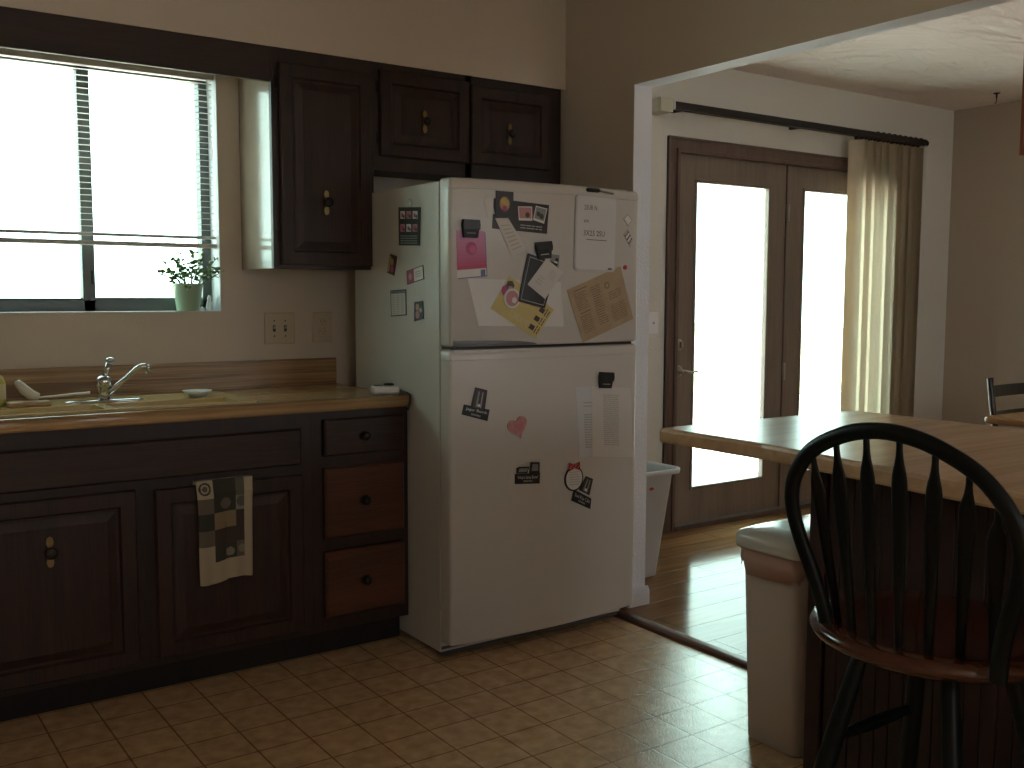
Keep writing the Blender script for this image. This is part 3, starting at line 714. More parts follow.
def textm(m, s, Q, mat, off, size=None, side=False, align=.5):
    cu = D.curves.new('t', 'FONT'); cu.body = s; cu.size = 1; cu.resolution_u = 2
    ob = D.objects.new('t', cu); C.objects.link(ob); dg = bpy.context.evaluated_depsgraph_get(); me = D.meshes.new_from_object(ob.evaluated_get(dg))
    xs = [v.co.x for v in me.vertices]; ys = [v.co.y for v in me.vertices]
    X0, X1, Y0, Y1 = min(xs), max(xs), min(ys), max(ys)
    vs = [m.bm.verts.new(fl(inq(Q, (v.co.x-X0)/(X1-X0), (v.co.y-Y0)/(Y1-Y0)), off, side)) for v in me.vertices]
    i = m.mi(mat)
    for p in me.polygons:
        try: f = m.bm.faces.new([vs[k] for k in p.vertices]); f.material_index = i
        except ValueError: pass
    D.objects.remove(ob); D.curves.remove(cu); D.meshes.remove(me)
def lines(m, Q, u0, u1, v0, v1, n, mat, off, side=False, th=.35, seed=1):
    r = random.Random(seed)
    for k in range(n):
        v = v1-(v1-v0)*(k+.5)/n; h = (v1-v0)/n*th/2; u = u0; 
        while u < u1-.02:
            w_ = r.uniform(.04,.16); e = min(u+w_, u1)
            sheet(m, subq(Q, u, v-h, e, v+h), mat, off, .0002, side, 1); u = e+.015
        if r.random() < .2: pass
def circ(c, r, n=20, sx=1): return [(c[0]+r*sx*math.cos(2*PI*k/n), c[1]+r*math.sin(2*PI*k/n)) for k in range(n)]
def flat(name, label, cat, c, group=None, side=False): return thing(name, label, cat, fl(c, .0005, side), group)
def fin(m, nm, parent): return m.build(nm, None, parent)
B = .0008
# whiteboard
Q = [(-.421,1.361),(-.223,1.358),(-.217,1.632),(-.414,1.637)]
wbq = flat('whiteboard', 'small magnetic whiteboard with handwritten notes, upper right of the freezer door', 'whiteboard', (-.32,1.5))
m = MB()
def rq(Q, r):
    out = []
    for (cu, cv, a0) in [(1,0,270),(1,1,0),(0,1,90),(0,0,180)]:
        ru, rv_ = r, r*.72
        for k in range(5):
            a = math.radians(a0+22.5*k); u = (1-ru if cu else ru)+ru*math.cos(a); v = (1-rv_ if cv else rv_)+rv_*math.sin(a); out.append(inq(Q,u,v))
    return out
sheet(m, rq(Q,.09), 'board_frame', B, .006, sub=1); fin(m, 'board_frame', wbq)
m = MB(); sheet(m, rq(subq(Q,.035,.025,.965,.975),.07), 'board_white', B+.0061, .0006, sub=1); fin(m, 'writing_surface', wbq)
m = MB(); o_ = B+.0070
for tx_, q_ in (('25UR N', (.20,.80,.50,.865)), ('sm', (.20,.635,.31,.67)), ('3X25 2SU', (.20,.465,.70,.535))):
    textm(m, tx_, subq(Q,*q_), 'ink', o_); fin(m, 'handwriting', wbq); m = MB()
sheet(m, subq(Q,.27,.41,.75,.418), 'ink', o_, .0002, sub=1); fin(m, 'underline', wbq); m = MB(); sheet(m, subq(Q,.80,.03,.90,.05), 'ink', o_, .0002, sub=1)
fin(m, 'maker_mark', wbq)
mk = flat('marker', 'black dry-erase marker clipped along the top of the whiteboard', 'marker', (-.33,1.652))
m = MB(); y = door_y(-.35)-.011; m.tube([(-.378,y,1.651),(-.372,y,1.651),(-.326,y,1.651),(-.318,y,1.651)], [.005,.008,.008,.006], 12); m.build('cap', 'photo_black', mk)
m = MB(); y2 = door_y(-.26)-.011; m.tube([(-.3175,y,1.650),(-.25,y2,1.645),(-.243,y2,1.645)], [.004,.0038,.002], 10); m.build('barrel', 'photo_grey', mk)
for c, lab in [((-.152,1.553),'small outlined diamond magnet near the top right edge of the freezer door'),((-.150,1.49),'small dark speckled diamond magnet just below the outlined diamond one')]:
    m = MB(); dk = c[1] < 1.52
    P_ = [(-.162,1.575),(-.184,1.557),(-.160,1.529),(-.137,1.555)] if not dk else [(-.160,1.520),(-.182,1.500),(-.150,1.455),(-.135,1.480)]
    sheet(m, P_, 'ink_grey', B, .0015); Q2 = [P_[1],P_[2],P_[3],P_[0]]
    sheet(m, subq(Q2,.1,.12,.9,.88), 'photo_white', B+.0016, .0002, sub=1)
    if dk:
        for k in range(9): sheet(m, circ(inq(Q2,.2+.3*(k%3),.2+.3*(k//3)), .0042, 6), 'ink', B+.0019, .0002, sub=1)
    o = m.build('diamond_magnet', None, None, fl(c,0,0)); tag(o, lab, 'magnet')
m = MB(); sheet(m, circ((-.172,1.377), .0085, 12), 'red', B, .004, sub=1); tag(m.build('round_magnet', None, None, fl((-.172,1.377),0,0)), 'tiny round red magnet above the brown paper', 'magnet')
# kraft menu
Q = [(-.373,1.092+.008),(-.126,1.184),(-.196,1.381),(-.449,1.291)]
t = flat('paper_menu', 'brown kraft paper menu pinned at a slant on the freezer door', 'paper', (-.29,1.24))
m = MB(); sheet(m, Q, 'kraft', B+.001, .0008); fin(m, 'sheet', t)
m = MB(); of = B+.0020
for (a,b,c,d_,n,sd) in [(.08,.30,.55,.88,9,1),(.08,.28,.12,.46,9,2),(.38,.55,.15,.88,17,3),(.64,.92,.10,.42,9,4),(.66,.90,.50,.66,4,5)]: lines(m, Q, a,b,c,d_,n,'ink_brown',of,seed=sd)
sheet(m, circ(inq(Q,.68,.78),.013,12), 'ink_brown', of, .0002, sub=1); sheet(m, circ(inq(Q,.68,.78),.008,12), 'kraft', of+.0003, .0002, sub=1)
sheet(m, subq(Q,.10,.91,.34,.93), 'ink_brown', of, .0002, sub=1); sheet(m, subq(Q,.10,.49,.30,.51), 'ink_brown', of, .0002, sub=1)
fin(m, 'printing', t)
# dark picture cards
Q = [(-.772,1.498),(-.539,1.488),(-.530,1.589),(-.765,1.600)]
t = flat('photo_card', 'wide black card with two small photos, near the top of the freezer door', 'card', (-.65,1.54))
m = MB(); sheet(m, Q, 'photo_black', B, .0008); fin(m, 'sheet', t)
m = MB(); of = B+.0010
for qq, cc in [([(-.661,1.530),(-.603,1.531),(-.604,1.580),(-.665,1.578)],'photo_pink'),([(-.600,1.534),(-.552,1.523),(-.538,1.576),(-.588,1.584)],'photo_grey')]:
    sheet(m, qq, 'photo_white', of, .0002, sub=1); sheet(m, subq(qq,.07,.16,.93,.93), cc, of+.0003, .0002, sub=1)
    sheet(m, circ(inq(qq,.35,.5),.009,9), 'photo_skin' if cc == 'photo_pink' else 'photo_dark', of+.0006, .0002, sub=1); sheet(m, circ(inq(qq,.65,.4),.010,7), 'photo_dark', of+.0006, .0002, sub=1)
lines(m, Q, .50,.90,.08,.26,2,'ink_grey',of,seed=9)
fin(m, 'photographs', t)
Q = [(-.759,1.538),(-.687,1.537),(-.685,1.625),(-.758,1.626)]
t = flat('picture_magnet', 'small upright dark picture magnet with a yellow center, top of the freezer door', 'magnet', (-.72,1.58))
m = MB(); sheet(m, Q, 'photo_black', B+.0015, .0022); fin(m, 'backing', t)
m = MB(); of = B+.0038; sheet(m, circ(inq(Q,.5,.5),.030,14,.85), 'photo_dark', of, .0002, sub=1); sheet(m, circ(inq(Q,.5,.52),.024,14,.85), 'photo_skin', of+.0003, .0002, sub=1)
sheet(m, circ(inq(Q,.42,.62),.012,6), 'photo_yellow', of+.0006, .0002, sub=1); sheet(m, circ(inq(Q,.62,.55),.011,5), 'photo_yellow', of+.0006, .0002, sub=1); sheet(m, circ(inq(Q,.5,.34),.010,7), 'magenta', of+.0006, .0002, sub=1)
fin(m, 'picture', t)
Q = [(-.679,1.409),(-.621,1.431),(-.700,1.566),(-.755,1.545)]
Q = [(-.690,1.404),(-.625,1.431),(-.706,1.536),(-.760,1.533)]
t = flat('paper_slip', 'long narrow white paper slip slanting below the dark picture magnet', 'paper', (-.69,1.48))
m = MB(); sheet(m, Q, 'paper', B+.0012, .0008); fin(m, 'sheet', t); m = MB(); lines(m, Q, .2,.8,.1,.85,7,'ink_grey',B+.0021,seed=4,th=.25); fin(m, 'printing', t)
Q = [(-.795,1.540),(-.768,1.536),(-.742,1.592),(-.772,1.602)]; Q=[(-.790,1.535),(-.762,1.548),(-.774,1.603),(-.806,1.592)]
m = MB(); sheet(m, Q, 'paper', B, .0008); tag(m.build('paper_slip', None, None, fl((-.78,1.57),0,0)), 'pale paper scrap poking out left of the small dark picture magnet', 'paper')
# pink page + clip
def clip(c, ang, label, s=1.0):
    t = flat('magnetic_clip', label, 'clip', c)
    a = math.radians(ang)
    def P_(x, z): return (c[0]+(x*math.cos(a)-z*math.sin(a))*s, c[1]+(x*math.sin(a)+z*math.cos(a))*s)
    m = MB(); sheet(m, [P_(-.032,-.003),(P_(.032,-.003)),P_(.034,.012),P_(.031,.030),P_(-.031,.030),P_(-.034,.012)], 'plastic_black', .004, .016, sub=2); fin(m, 'grip', t)
    m = MB(); sheet(m, [P_(-.027,-.030),P_(.027,-.030),P_(.032,-.0035),P_(-.032,-.0035)], 'rubber_black', .004, .010, sub=2)
    sheet(m, [P_(-.018,-.016),P_(.018,-.016),P_(.018,-.013),P_(-.018,-.013)], 'ink_grey', .0142, .0004, sub=1)
    fin(m, 'jaw', t)
Q = [(-.913,1.328),(-.795,1.339),(-.803,1.487),(-.916,1.486)]
t = flat('flyer', 'pink and white flyer held by a black clip, upper left of the freezer door', 'flyer', (-.86,1.41))
m = MB(); sheet(m, [(p[0]+.004,p[1]-.003) for p in Q], 'blue_ink', B, .0006); sheet(m, Q, 'photo_white', B+.0009, .0006); fin(m, 'sheet', t)
m = MB(); of = B+.0017
nb = 10
cols = []
for k in range(nb):
    f_ = k/(nb-1); nm = 'pk%d' % k; base(nm, tuple(a*(1-f_)+b_*f_ for a, b_ in zip((.50,.035,.13), (.60,.26,.48))), .4)
    sheet(m, subq(Q,0,.17+.83*k/nb,1,.17+.83*(k+1)/nb), nm, of, .0003, sub=3)
sheet(m, circ(inq(Q,.5,.62),.022,18), 'magenta', of+.0005, .0002, sub=1); sheet(m, circ(inq(Q,.55,.60),.014,7), 'pink_mid', of+.0008, .0002, sub=1); sheet(m, subq(Q,.80,.0,.96,.14), 'blue_ink', of+.0002, .0002, sub=1)
fin(m, 'printing', t)
clip((-.864,1.493), 0, 'black magnetic clip holding the pink flyer, upper left of the freezer door')
Q = [(-.826,1.168),(-.46,1.160),(-.475,1.32),(-.871,1.329)]
m = MB(); sheet(m, Q, 'photo_white', B*.3, .0004); tag(m.build('paper_sheet', None, None, fl((-.65,1.25),0,0)), 'large blank white sheet low on the freezer door behind the yellow flyer', 'paper')
# yellow flyer
Q = [(-.586,1.119),(-.506,1.222),(-.700,1.340),(-.778,1.227)]
t = flat('flyer', 'yellow flyer turned on its corner, lower middle of the freezer door', 'flyer', (-.64,1.23))
m = MB(); sheet(m, Q, 'paper_yellow', B+.0006, .0006); fin(m, 'sheet', t)
m = MB(); of = B+.0015
for k, (u, v) in enumerate([(.14,.03),(.42,.03),(.70,.03)]):
    sheet(m, subq(Q,u,v+.10,u+.14,v+.20), 'photo_dark', of, .0002, sub=1); lines(m, Q, u-.03,u+.20,v-.01,v+.09,2,'ink',of,seed=k)
textm(m, 'CREATE', [inq(Q,.12,.66),inq(Q,.12,.26),inq(Q,.30,.26),inq(Q,.30,.66)], 'label_cream', of)
sheet(m, circ(inq(Q,.62,.92),.020,8), 'magenta', of, .0002, sub=1); sheet(m, circ(inq(Q,.80,.90),.018,6), 'photo_dark', of, .0002, sub=1); sheet(m, circ(inq(Q,.72,.86),.012,6), 'photo_skin', of+.0003, .0002, sub=1)
fin(m, 'printing', t)
t = flat('button_magnet', 'round white and pink button magnet on the yellow flyer', 'magnet', (-.691,1.261))
m = MB(); sheet(m, circ((-.690,1.261),.034,24), 'photo_white', B+.002, .003, sub=1); fin(m, 'rim', t)
m = MB(); sheet(m, circ((-.690,1.261),.027,24), 'photo_pink', B+.0052, .0004, sub=1); sheet(m, circ((-.682,1.255),.012,5), 'photo_white', B+.0057, .0002, sub=1); fin(m, 'face', t)
# black booklet, note, clip
Q = [(-.551,1.226),(-.666,1.251),(-.624,1.418),(-.495,1.384)]; Q = [(-.666,1.251),(-.551,1.226),(-.495,1.384),(-.624,1.418)]
t = flat('booklet', 'black booklet with a thin border line, half under a white note', 'booklet', (-.59,1.32))
m = MB(); sheet(m, Q, 'photo_black', B+.004, .003); fin(m, 'cover', t)
m = MB(); of = B+.0072
for q in [(.07,.05,.93,.065),(.07,.935,.93,.95),(.07,.05,.085,.95),(.915,.05,.93,.95)]: sheet(m, subq(Q,*q), 'ink_grey', of, .0002, sub=1)
fin(m, 'border', t)
Q = [(-.628,1.310),(-.551,1.259),(-.471,1.355),(-.547,1.401)]
t = flat('note', 'white folded note tilted over the black booklet', 'note', (-.55,1.33))
m = MB(); sheet(m, Q, 'paper', B+.0078, .001); fin(m, 'sheet', t); m = MB(); lines(m, Q, .2,.5,.2,.5,3,'ink_grey',B+.0089,seed=3,th=.2); lines(m, Q, .5,.85,.55,.85,5,'ink_grey',B+.0089,seed=5,th=.2); fin(m, 'printing', t)
Q = [(-.525,1.335),(-.490,1.335),(-.483,1.415),(-.520,1.418)]
m = MB(); sheet(m, Q, 'photo_grey', B, .002); 
for k in range(5): sheet(m, circ(inq(Q,.3+.1*k,.25+.13*k),.008,6), 'photo_white' if k % 2 else 'photo_black', B+.0022, .0002, sub=1)
tag(m.build('photo_card', None, None, fl((-.5,1.37),0,0)), 'small grey photo scrap peeking out right of the white folded note', 'card')
clip((-.558,1.430), 6, 'black magnetic clip above the black booklet in the middle of the freezer door')
# lower door
def bottle_magnet(nm, label, T, Bx, top, l1, l2, cans=False):
    t = flat(nm, label, 'magnet', inq(Bx,.5,.5))
    m = MB(); sheet(m, Bx, 'photo_black', B, .0022, sub=3); sheet(m, T, 'photo_black', B, .0021, sub=2); fin(m, 'backing', t)
    m = MB(); of = B+.0026
    if not cans:
        sheet(m, subq(T,.12,.06,.88,.92), 'photo_dark', of, .0002, sub=1); sheet(m, subq(T,.30,.1,.42,.85), 'photo_grey', of+.0003, .0002, sub=1); sheet(m, subq(T,.62,.1,.70,.85), 'ink_grey', of+.0003, .0002, sub=1); sheet(m, circ(inq(T,.52,.2),.006,6), 'photo_white', of+.0006, .0002, sub=1)
    textm(m, l1, subq(Bx,.10,.48,.92,.80), 'photo_white', of); textm(m, l2, subq(Bx,.34,.18,.70,.34), 'photo_white', of)
    fin(m, 'printing', t); return t
bottle_magnet('sign_magnet', 'black sign-shaped magnet with a dark bottle, left on the lower door', [(-.860,.890),(-.803,.875),(-.791,.947),(-.841,.960)], [(-.896,.870),(-.791,.840),(-.782,.879),(-.887,.904)], 0, 'Jager Bomb', 'DRINKS')
t = bottle_magnet('sign_magnet', 'black rectangular magnet with a reclining grey shape, lower center of the door', [(-.612,.640),(-.566,.636),(-.566,.676),(-.606,.680)], [(-.674,.608),(-.566,.599),(-.564,.638),(-.674,.644)], 0, "What's Santa Brew?", 'DRINKS', True)
m = MB(); sheet(m, [(-.667,.645),(-.620,.642),(-.611,.664),(-.655,.668),(-.668,.664)], 'photo_black', B, .002); sheet(m, [(-.660,.649),(-.622,.647),(-.617,.659),(-.655,.662)], 'photo_grey', B+.0022, .0002, sub=1)
sheet(m, [(-.603,.648),(-.573,.646),(-.573,.670),(-.598,.673)], 'photo_grey', B+.0028, .0002, sub=1); fin(m, 'figure', t)
bottle_magnet('sign_magnet', 'black sign-shaped magnet tilted below the oval tag on the lower door', [(-.385,.555),(-.335,.530),(-.318,.590),(-.352,.604)], [(-.421,.520),(-.330,.477),(-.326,.517),(-.408,.560)], 0, 'Soul Kiss Cafe', 'DRINKS')
# heart
def heartp(c, s, ang=0):
    out = []
    for k in range(28):
        a = 2*PI*k/28; x = 16*math.sin(a)**3; y = 13*math.cos(a)-5*math.cos(2*a)-2*math.cos(3*a)-math.cos(4*a)
        r = math.radians(ang); out.append((c[0]+s*(x*math.cos(r)-y*math.sin(r)), c[1]+s*(x*math.sin(r)+y*math.cos(r))))
    return out
t = flat('heart_magnet', 'pink heart-shaped magnet in the middle of the lower door', 'magnet', (-.663,.808))
m = MB(); sheet(m, heartp((-.664,.812),.0026,18), 'heart_pink', B, .006, sub=1); fin(m, 'heart', t)
m = MB(); sheet(m, heartp((-.660,.813),.0014,18), 'photo_pink', B+.0062, .0008, sub=1); fin(m, 'inner_heart', t)
# plain oval tag (generic) with polka ribbon
t = flat('oval_magnet', 'white oval magnet with black rim and red dotted ribbon, lower door', 'magnet', (-.410,.60))
m = MB(); sheet(m, circ((-.410,.601),.047,26,.92), 'photo_black', B+.001, .003, sub=1); fin(m, 'rim', t)
m = MB(); of = B+.0043; E_ = circ((-.410,.601),.041,26,.92); sheet(m, E_, 'photo_white', of, .0003, sub=1)
Qo = [(-.436,.575),(-.384,.575),(-.384,.630),(-.436,.630)]; lines(m, Qo, .05,.95,0,1,6,'ink_grey',of+.0004,seed=6,th=.3); fin(m, 'face', t)
m = MB(); of = B+.0043
for s_ in (-1, 1): sheet(m, [(-.410,.640),(-.410+s_*.026,.630),(-.410+s_*.024,.662),(-.410,.652)], 'red', of+.0005, .002, sub=1)
for k in range(8): sheet(m, circ((-.431+.006*k,.647+.005*((k % 3)-1)),.0017,6), 'photo_white', of+.0027, .0002, sub=1)
fin(m, 'ribbon', t)
# papers with clip
Q1 = [(-.384,.678),(-.26,.672),(-.275,.935),(-.404,.938)]
m = MB(); sheet(m, Q1, 'paper_blue', B, .0006)
lines(m, Q1, .25,.60,.12,.62,14,'ink_grey',B+.0008,seed=12,th=.5); lines(m, Q1, .25,.60,.70,.80,2,'ink_grey',B+.0008,seed=13)
tag(m.build('paper_sheet', None, None, fl((-.33,.8),0,0)), 'narrow printed sheet partly behind the larger page, right of the lower door', 'paper')
Q2 = [(-.372,.676),(-.119,.655),(-.132,.925),(-.340,.940)]; Q2 = [(-.322,.675),(-.119,.654),(-.134,.921),(-.330,.938)]
t = flat('paper_sheet', 'large printed page held by a black clip, right of the lower door', 'paper', (-.22,.8))
m = MB(); sheet(m, Q2, 'paper', B+.0012, .0006); fin(m, 'sheet', t); m = MB(); lines(m, Q2, .28,.66,.16,.90,26,'ink_grey',B+.0020,seed=8,th=.42); fin(m, 'printing', t)
clip((-.267,.958), -4, 'black magnetic clip holding the large printed page on the lower door')
# side magnets ; p=(-y,z)
Q = [(.552,1.450),(.701,1.444),(.706,1.576),(.551,1.586)]
t = flat('hanging_calendar', 'black hanging calendar with pink and white prints and a ring, on the refrigerator side', 'calendar', (.62,1.51), side=True)
m = MB(); sheet(m, Q, 'photo_black', .0008, .003, True); fin(m, 'backing', t)
m = MB(); of = .0042; r = random.Random(3)
for row, v in enumerate([.70,.36]):
    for k in range(3):
        u = .10+.29*k; sheet(m, subq(Q,u,v,u+.22,v+.20), 'photo_pink' if (k+row) % 2 else 'photo_white', of, .0002, True, 1)
        sheet(m, subq(Q,u+.05,v+.04,u+.13,v+.14), 'magenta', of+.0003, .0002, True, 1); sheet(m, subq(Q,u+.14,v+.02,u+.2,v+.1), 'photo_black', of+.0003, .0002, True, 1)
lines(m, Q, .1,.9,.03,.28,4,'photo_grey',of,True,.5,2); fin(m, 'prints', t)
m = MB(); m.tube([fl((.631+.014*math.cos(2*PI*k/16), 1.594+.016*math.sin(2*PI*k/16)), .003, True) for k in range(16)], .0016, 6, closed=True); m.build('ring', 'chrome', t)
Q = [(.460,1.353),(.511,1.342),(.535,1.411),(.484,1.422)]
m = MB(); sheet(m, Q, 'photo_dark', .0008, .002, True); sheet(m, circ(inq(Q,.45,.65),.014,6), 'photo_skin', .003, .0002, True, 1); sheet(m, circ(inq(Q,.6,.3),.014,7), 'magenta', .003, .0002, True, 1); sheet(m, subq(Q,.1,.1,.25,.9), 'photo_yellow', .0033, .0002, True, 1)
tag(m.build('picture_magnet', None, None, fl((.5,1.38),0,True)), 'tilted dark brown picture magnet, leftmost on the refrigerator side below the calendar', 'magnet')
Q = [(.608,1.308),(.729,1.327),(.722,1.376),(.605,1.357)]
m = MB(); sheet(m, Q, 'photo_dark', .0008, .0012, True); sheet(m, subq(Q,.03,.06,.42,.94), 'magenta', .0022, .0002, True, 1); sheet(m, subq(Q,.44,.06,.97,.94), 'photo_white', .0022, .0002, True, 1)
sheet(m, circ(inq(Q,.22,.5),.012,8), 'photo_skin', .0025, .0002, True, 1); lines(m, Q, .52,.88,.25,.75,3,'ink_grey',.0025,True,.4,4)
tag(m.build('business_card', None, None, fl((.66,1.34),0,True)), 'tilted red and white card magnet below the calendar on the refrigerator side', 'card')
Q = [(.486,1.192),(.603,1.199),(.599,1.292),(.482,1.288)]
m = MB(); sheet(m, Q, 'photo_black', .0008, .001, True); sheet(m, subq(Q,.03,.03,.97,.97), 'photo_grey', .0020, .0002, True, 1); sheet(m, subq(Q,.06,.05,.94,.86), 'paper', .0023, .0002, True, 1)
for k in range(3): lines(m, Q, .12+.28*k,.30+.28*k,.08,.82,11,'ink_grey',.0027,True,.4,k)
textm(m, 'N U M B E R S', [inq(Q,.12,.88),inq(Q,.88,.88),inq(Q,.88,.95),inq(Q,.12,.95)], 'ink', .0027, side=True)
tag(m.build('list_card', None, None, fl((.54,1.24),0,True)), 'grey printed list with black border, lowest left on the refrigerator side', 'card')
Q = [(.659,1.178),(.724,1.190),(.720,1.252),(.660,1.247)]
m = MB(); sheet(m, Q, 'photo_dark', .0008, .002, True); sheet(m, circ(inq(Q,.4,.7),.013,7), 'photo_skin', .003, .0002, True, 1); sheet(m, circ(inq(Q,.4,.3),.015,7), 'photo_pink', .003, .0002, True, 1); sheet(m, circ(inq(Q,.75,.5),.009,7), 'photo_white', .003, .0002, True, 1)
tag(m.build('picture_magnet', None, None, fl((.69,1.21),0,True)), 'small snapshot magnet nearest the door edge, right of the grey list', 'magnet')

# ------------------------------------------------------------------ French doors
yb = YW
dr = MB()
def cas(m, a0, a1, horiz, z=None):
    pass
# casing with profile
def casing(m):
    x0, x1, zt, w_ = 1.02, 2.955, 2.100, .082
    for (a, b, th) in [(0, .082, .012), (.0, .014, .019), (.060, .082, .022)]:
        m.box((x0+a, yb-th, 0), (x0+b, yb, zt-a), None, .002); m.box((x1-b, yb-th, 0), (x1-a, yb, zt-a), None, .002); m.box((x0+a, yb-th-.0004, zt-b), (x1-a, yb, zt-a), None, .002)
cs = struct(one('door_frame', casing, 'casing_wood'))
def jamb(m):
    m.box((DX0, YW+.001, 0), (DX0+.055, YO-.02, DZ)); m.box((DX1-.055, YW+.001, 0), (DX1, YO-.02, DZ)); m.box((DX0+.055, YW+.001, 2.035), (DX1-.055, YO-.02, DZ)); 
    m.box((1.9745, YW+.006, .026), (1.9845, YW+.05, 2.034), None, .002)
    m.box((DX0+.055, YW-.03, 0.0), (DX1-.055, YO, .025), None, .004)
struct(one('trim_3', jamb, 'casing_wood'))
def leafdoor(n, x0, x1, g0, g1, gz0, gz1):
    y0, y1 = YW+.012, YW+.055
    def f(m):
        m.box((x0, y0, .028), (g0, y1, 2.033)); m.box((g1, y0, .028), (x1, y1, 2.033)); m.box((g0, y0, .028), (g1, y1, gz0)); m.box((g0, y0, gz1), (g1, y1, 2.033))
    d = struct(one('door_%d' % n, f, 'door_wood'))
    def bead(m):
        for a, b, c, e in [(g0, g0+.018, gz0, gz1), (g1-.018, g1, gz0, gz1)]: m.box((a, y0-.006, c), (b, y0+.03, e), None, .004)
        m.box((g0+.018, y0-.006, gz0), (g1-.018, y0+.03, gz0+.018), None, .004); m.box((g0+.018, y0-.006, gz1-.018), (g1-.018, y0+.03, gz1), None, .004)
    one('glazing_bead', bead, 'door_wood', d)
    one('glass_pane', lambda m: m.box((g0+.006, y0+.012, gz0+.006), (g1-.006, y0+.018, gz1-.006)), 'window_glass', d)
    return d
d1 = leafdoor(1, 1.103, 1.973, 1.238, 1.842, .205, 1.893)
d2 = leafdoor(2, 1.986, 2.872, 2.122, 2.752, .205, 1.900)
YD = YW+.012
lv = one('door_lever', lambda m: (m.lathe([(.033,0),(.033,-.006),(.022,-.012),(.012,-.02),(.012,-.045),(.001,-.046)], (1.135,YD,.866), 'y', 24), m.tube([(1.135,YD-.04,.866),(1.16,YD-.046,.866),(1.20,YD-.046,.858),(1.228,YD-.044,.866),(1.245,YD-.043,.858)], [.009,.008,.0065,.006,.005], 10)), 'bronze', d1)
one('deadbolt', lambda m: (m.lathe([(.032,0),(.032,-.006),(.026,-.014),(.001,-.015)], (1.135,YD,1.008), 'y', 24), m.box((1.130,YD-.034,.990), (1.140,YD-.0155,1.026), None, .003)), 'bronze', d1)
for z in (1.75, .83, .35):
    one('hinge', lambda m: (m.tube([(1.979,YW+.0,z-.05),(1.979,YW+.0,z+.05)], .007, 10), m.box((1.983,YW+.003,z-.05),(2.000,YW+.0115,z+.05))), 'bronze', d2)
t = thing('light_switch', 'white single light switch plate left of the glass doors', 'switch', (.937, YW, 1.125))
one('plate', lambda m: m.box((.902, YW-.0065, 1.070), (.972, YW-.0003, 1.182), None, .002), 'switch_white', t)
one('toggle', lambda m: m.tube([(.937,YW-.0068,1.126),(.937,YW-.017,1.133)], [.0045,.0035], 8), 'switch_white', t)

# vertical blinds
vb = thing('vertical_blinds', 'beige vertical blinds gathered at the right end of a long dark rail', 'blinds', (2.0, .03, 2.24))
one('rail', lambda m: (m.box((.962, .003, 2.214), (3.14, .045, 2.252), None, .003), m.box((.962, -.001, 2.226), (3.14, .004, 2.231))), 'rail_dark', vb)
one('end_cap', lambda m: m.box((.952, .001, 2.210), (.9615, .047, 2.256), None, .002), 'switch_white', vb)
one('mounting_bracket', lambda m: [m.box((x-.012, .0455, 2.218), (x+.012, YW-.0003, 2.248)) for x in (1.05, 1.98, 2.9, 3.08)], 'rail_dark', vb)
one('return_valance', lambda m: m.box((.86, .004, 2.195), (.948, YW-.0003, 2.262), None, .002), 'block_cream', None)
o = D.objects['return_valance']; o.name = 'wall_block'; tag(o, 'cream wooden block on the far wall at the left end of the blind rail', 'block')
nv = 15
for k in range(nv):
    t_ = k/(nv-1); x = 2.46+.61*t_; ang = math.radians(78+15*math.sin(k*2.4)) if k > 0 else math.radians(50)
    m = MB(); w_ = .089
    top = [(s*w_/2*math.cos(ang)+.013*math.sin(ang)*(1-(s)**2), -(s*w_/2*math.sin(ang))+.013*math.cos(ang)*(1-s*s)) for s in [i/4-1 for i in range(9)]]
    th = .0006; nx, ny = math.sin(ang)*th, math.cos(ang)*th
    ringp = top + [(a+nx, b+ny) for a, b in reversed(top)]
    m.rings([[(x+a, .024+b, z) for a, b in ringp] for z in (.03, 1.0, 2.196)], None, smooth=False)
    v = m.build('vane', 'vane', vb)
for k in range(nv):
    x = 2.46+.61*k/(nv-1); one('carrier', lambda m: m.box((x-.007, .012, 2.1962), (x+.007, .036, 2.2138), None, .002), 'rail_dark', vb)
for k in range(9):
    one('bead', lambda m: m.lathe([(.012,-.009),(.021,-.003),(.021,.003),(.012,.009)], (2.66+.055*k, .0235, 2.240), 'x', 14), 'rail_dark', vb)
one('finial', lambda m: m.sphere((3.158,.024,2.232), .020), 'rail_dark', vb)
for q in (0, .014): one('cord', lambda m: m.tube([(3.112+q,-.004,2.215),(3.10+q,-.006,1.6),(3.085+q*.4,-.004,1.0)], .0016, 6), 'ceramic', vb)

# hook in the dining ceiling
m = MB(); m.lathe([(.020,0),(.020,-.004),(.006,-.007),(.005,-.03),(.001,-.031)], (3.27,-.365,ZD), n=14); m.tube([(3.27,-.365,ZD-.028),(3.27,-.365,ZD-.045),(3.278,-.360,ZD-.055),(3.27,-.355,ZD-.06)], .003, 8)
tag(m.build('ceiling_hook', 'plastic_black', None, (3.27,-.365,ZD)), 'small black hook screwed into the dining room ceiling', 'hook')

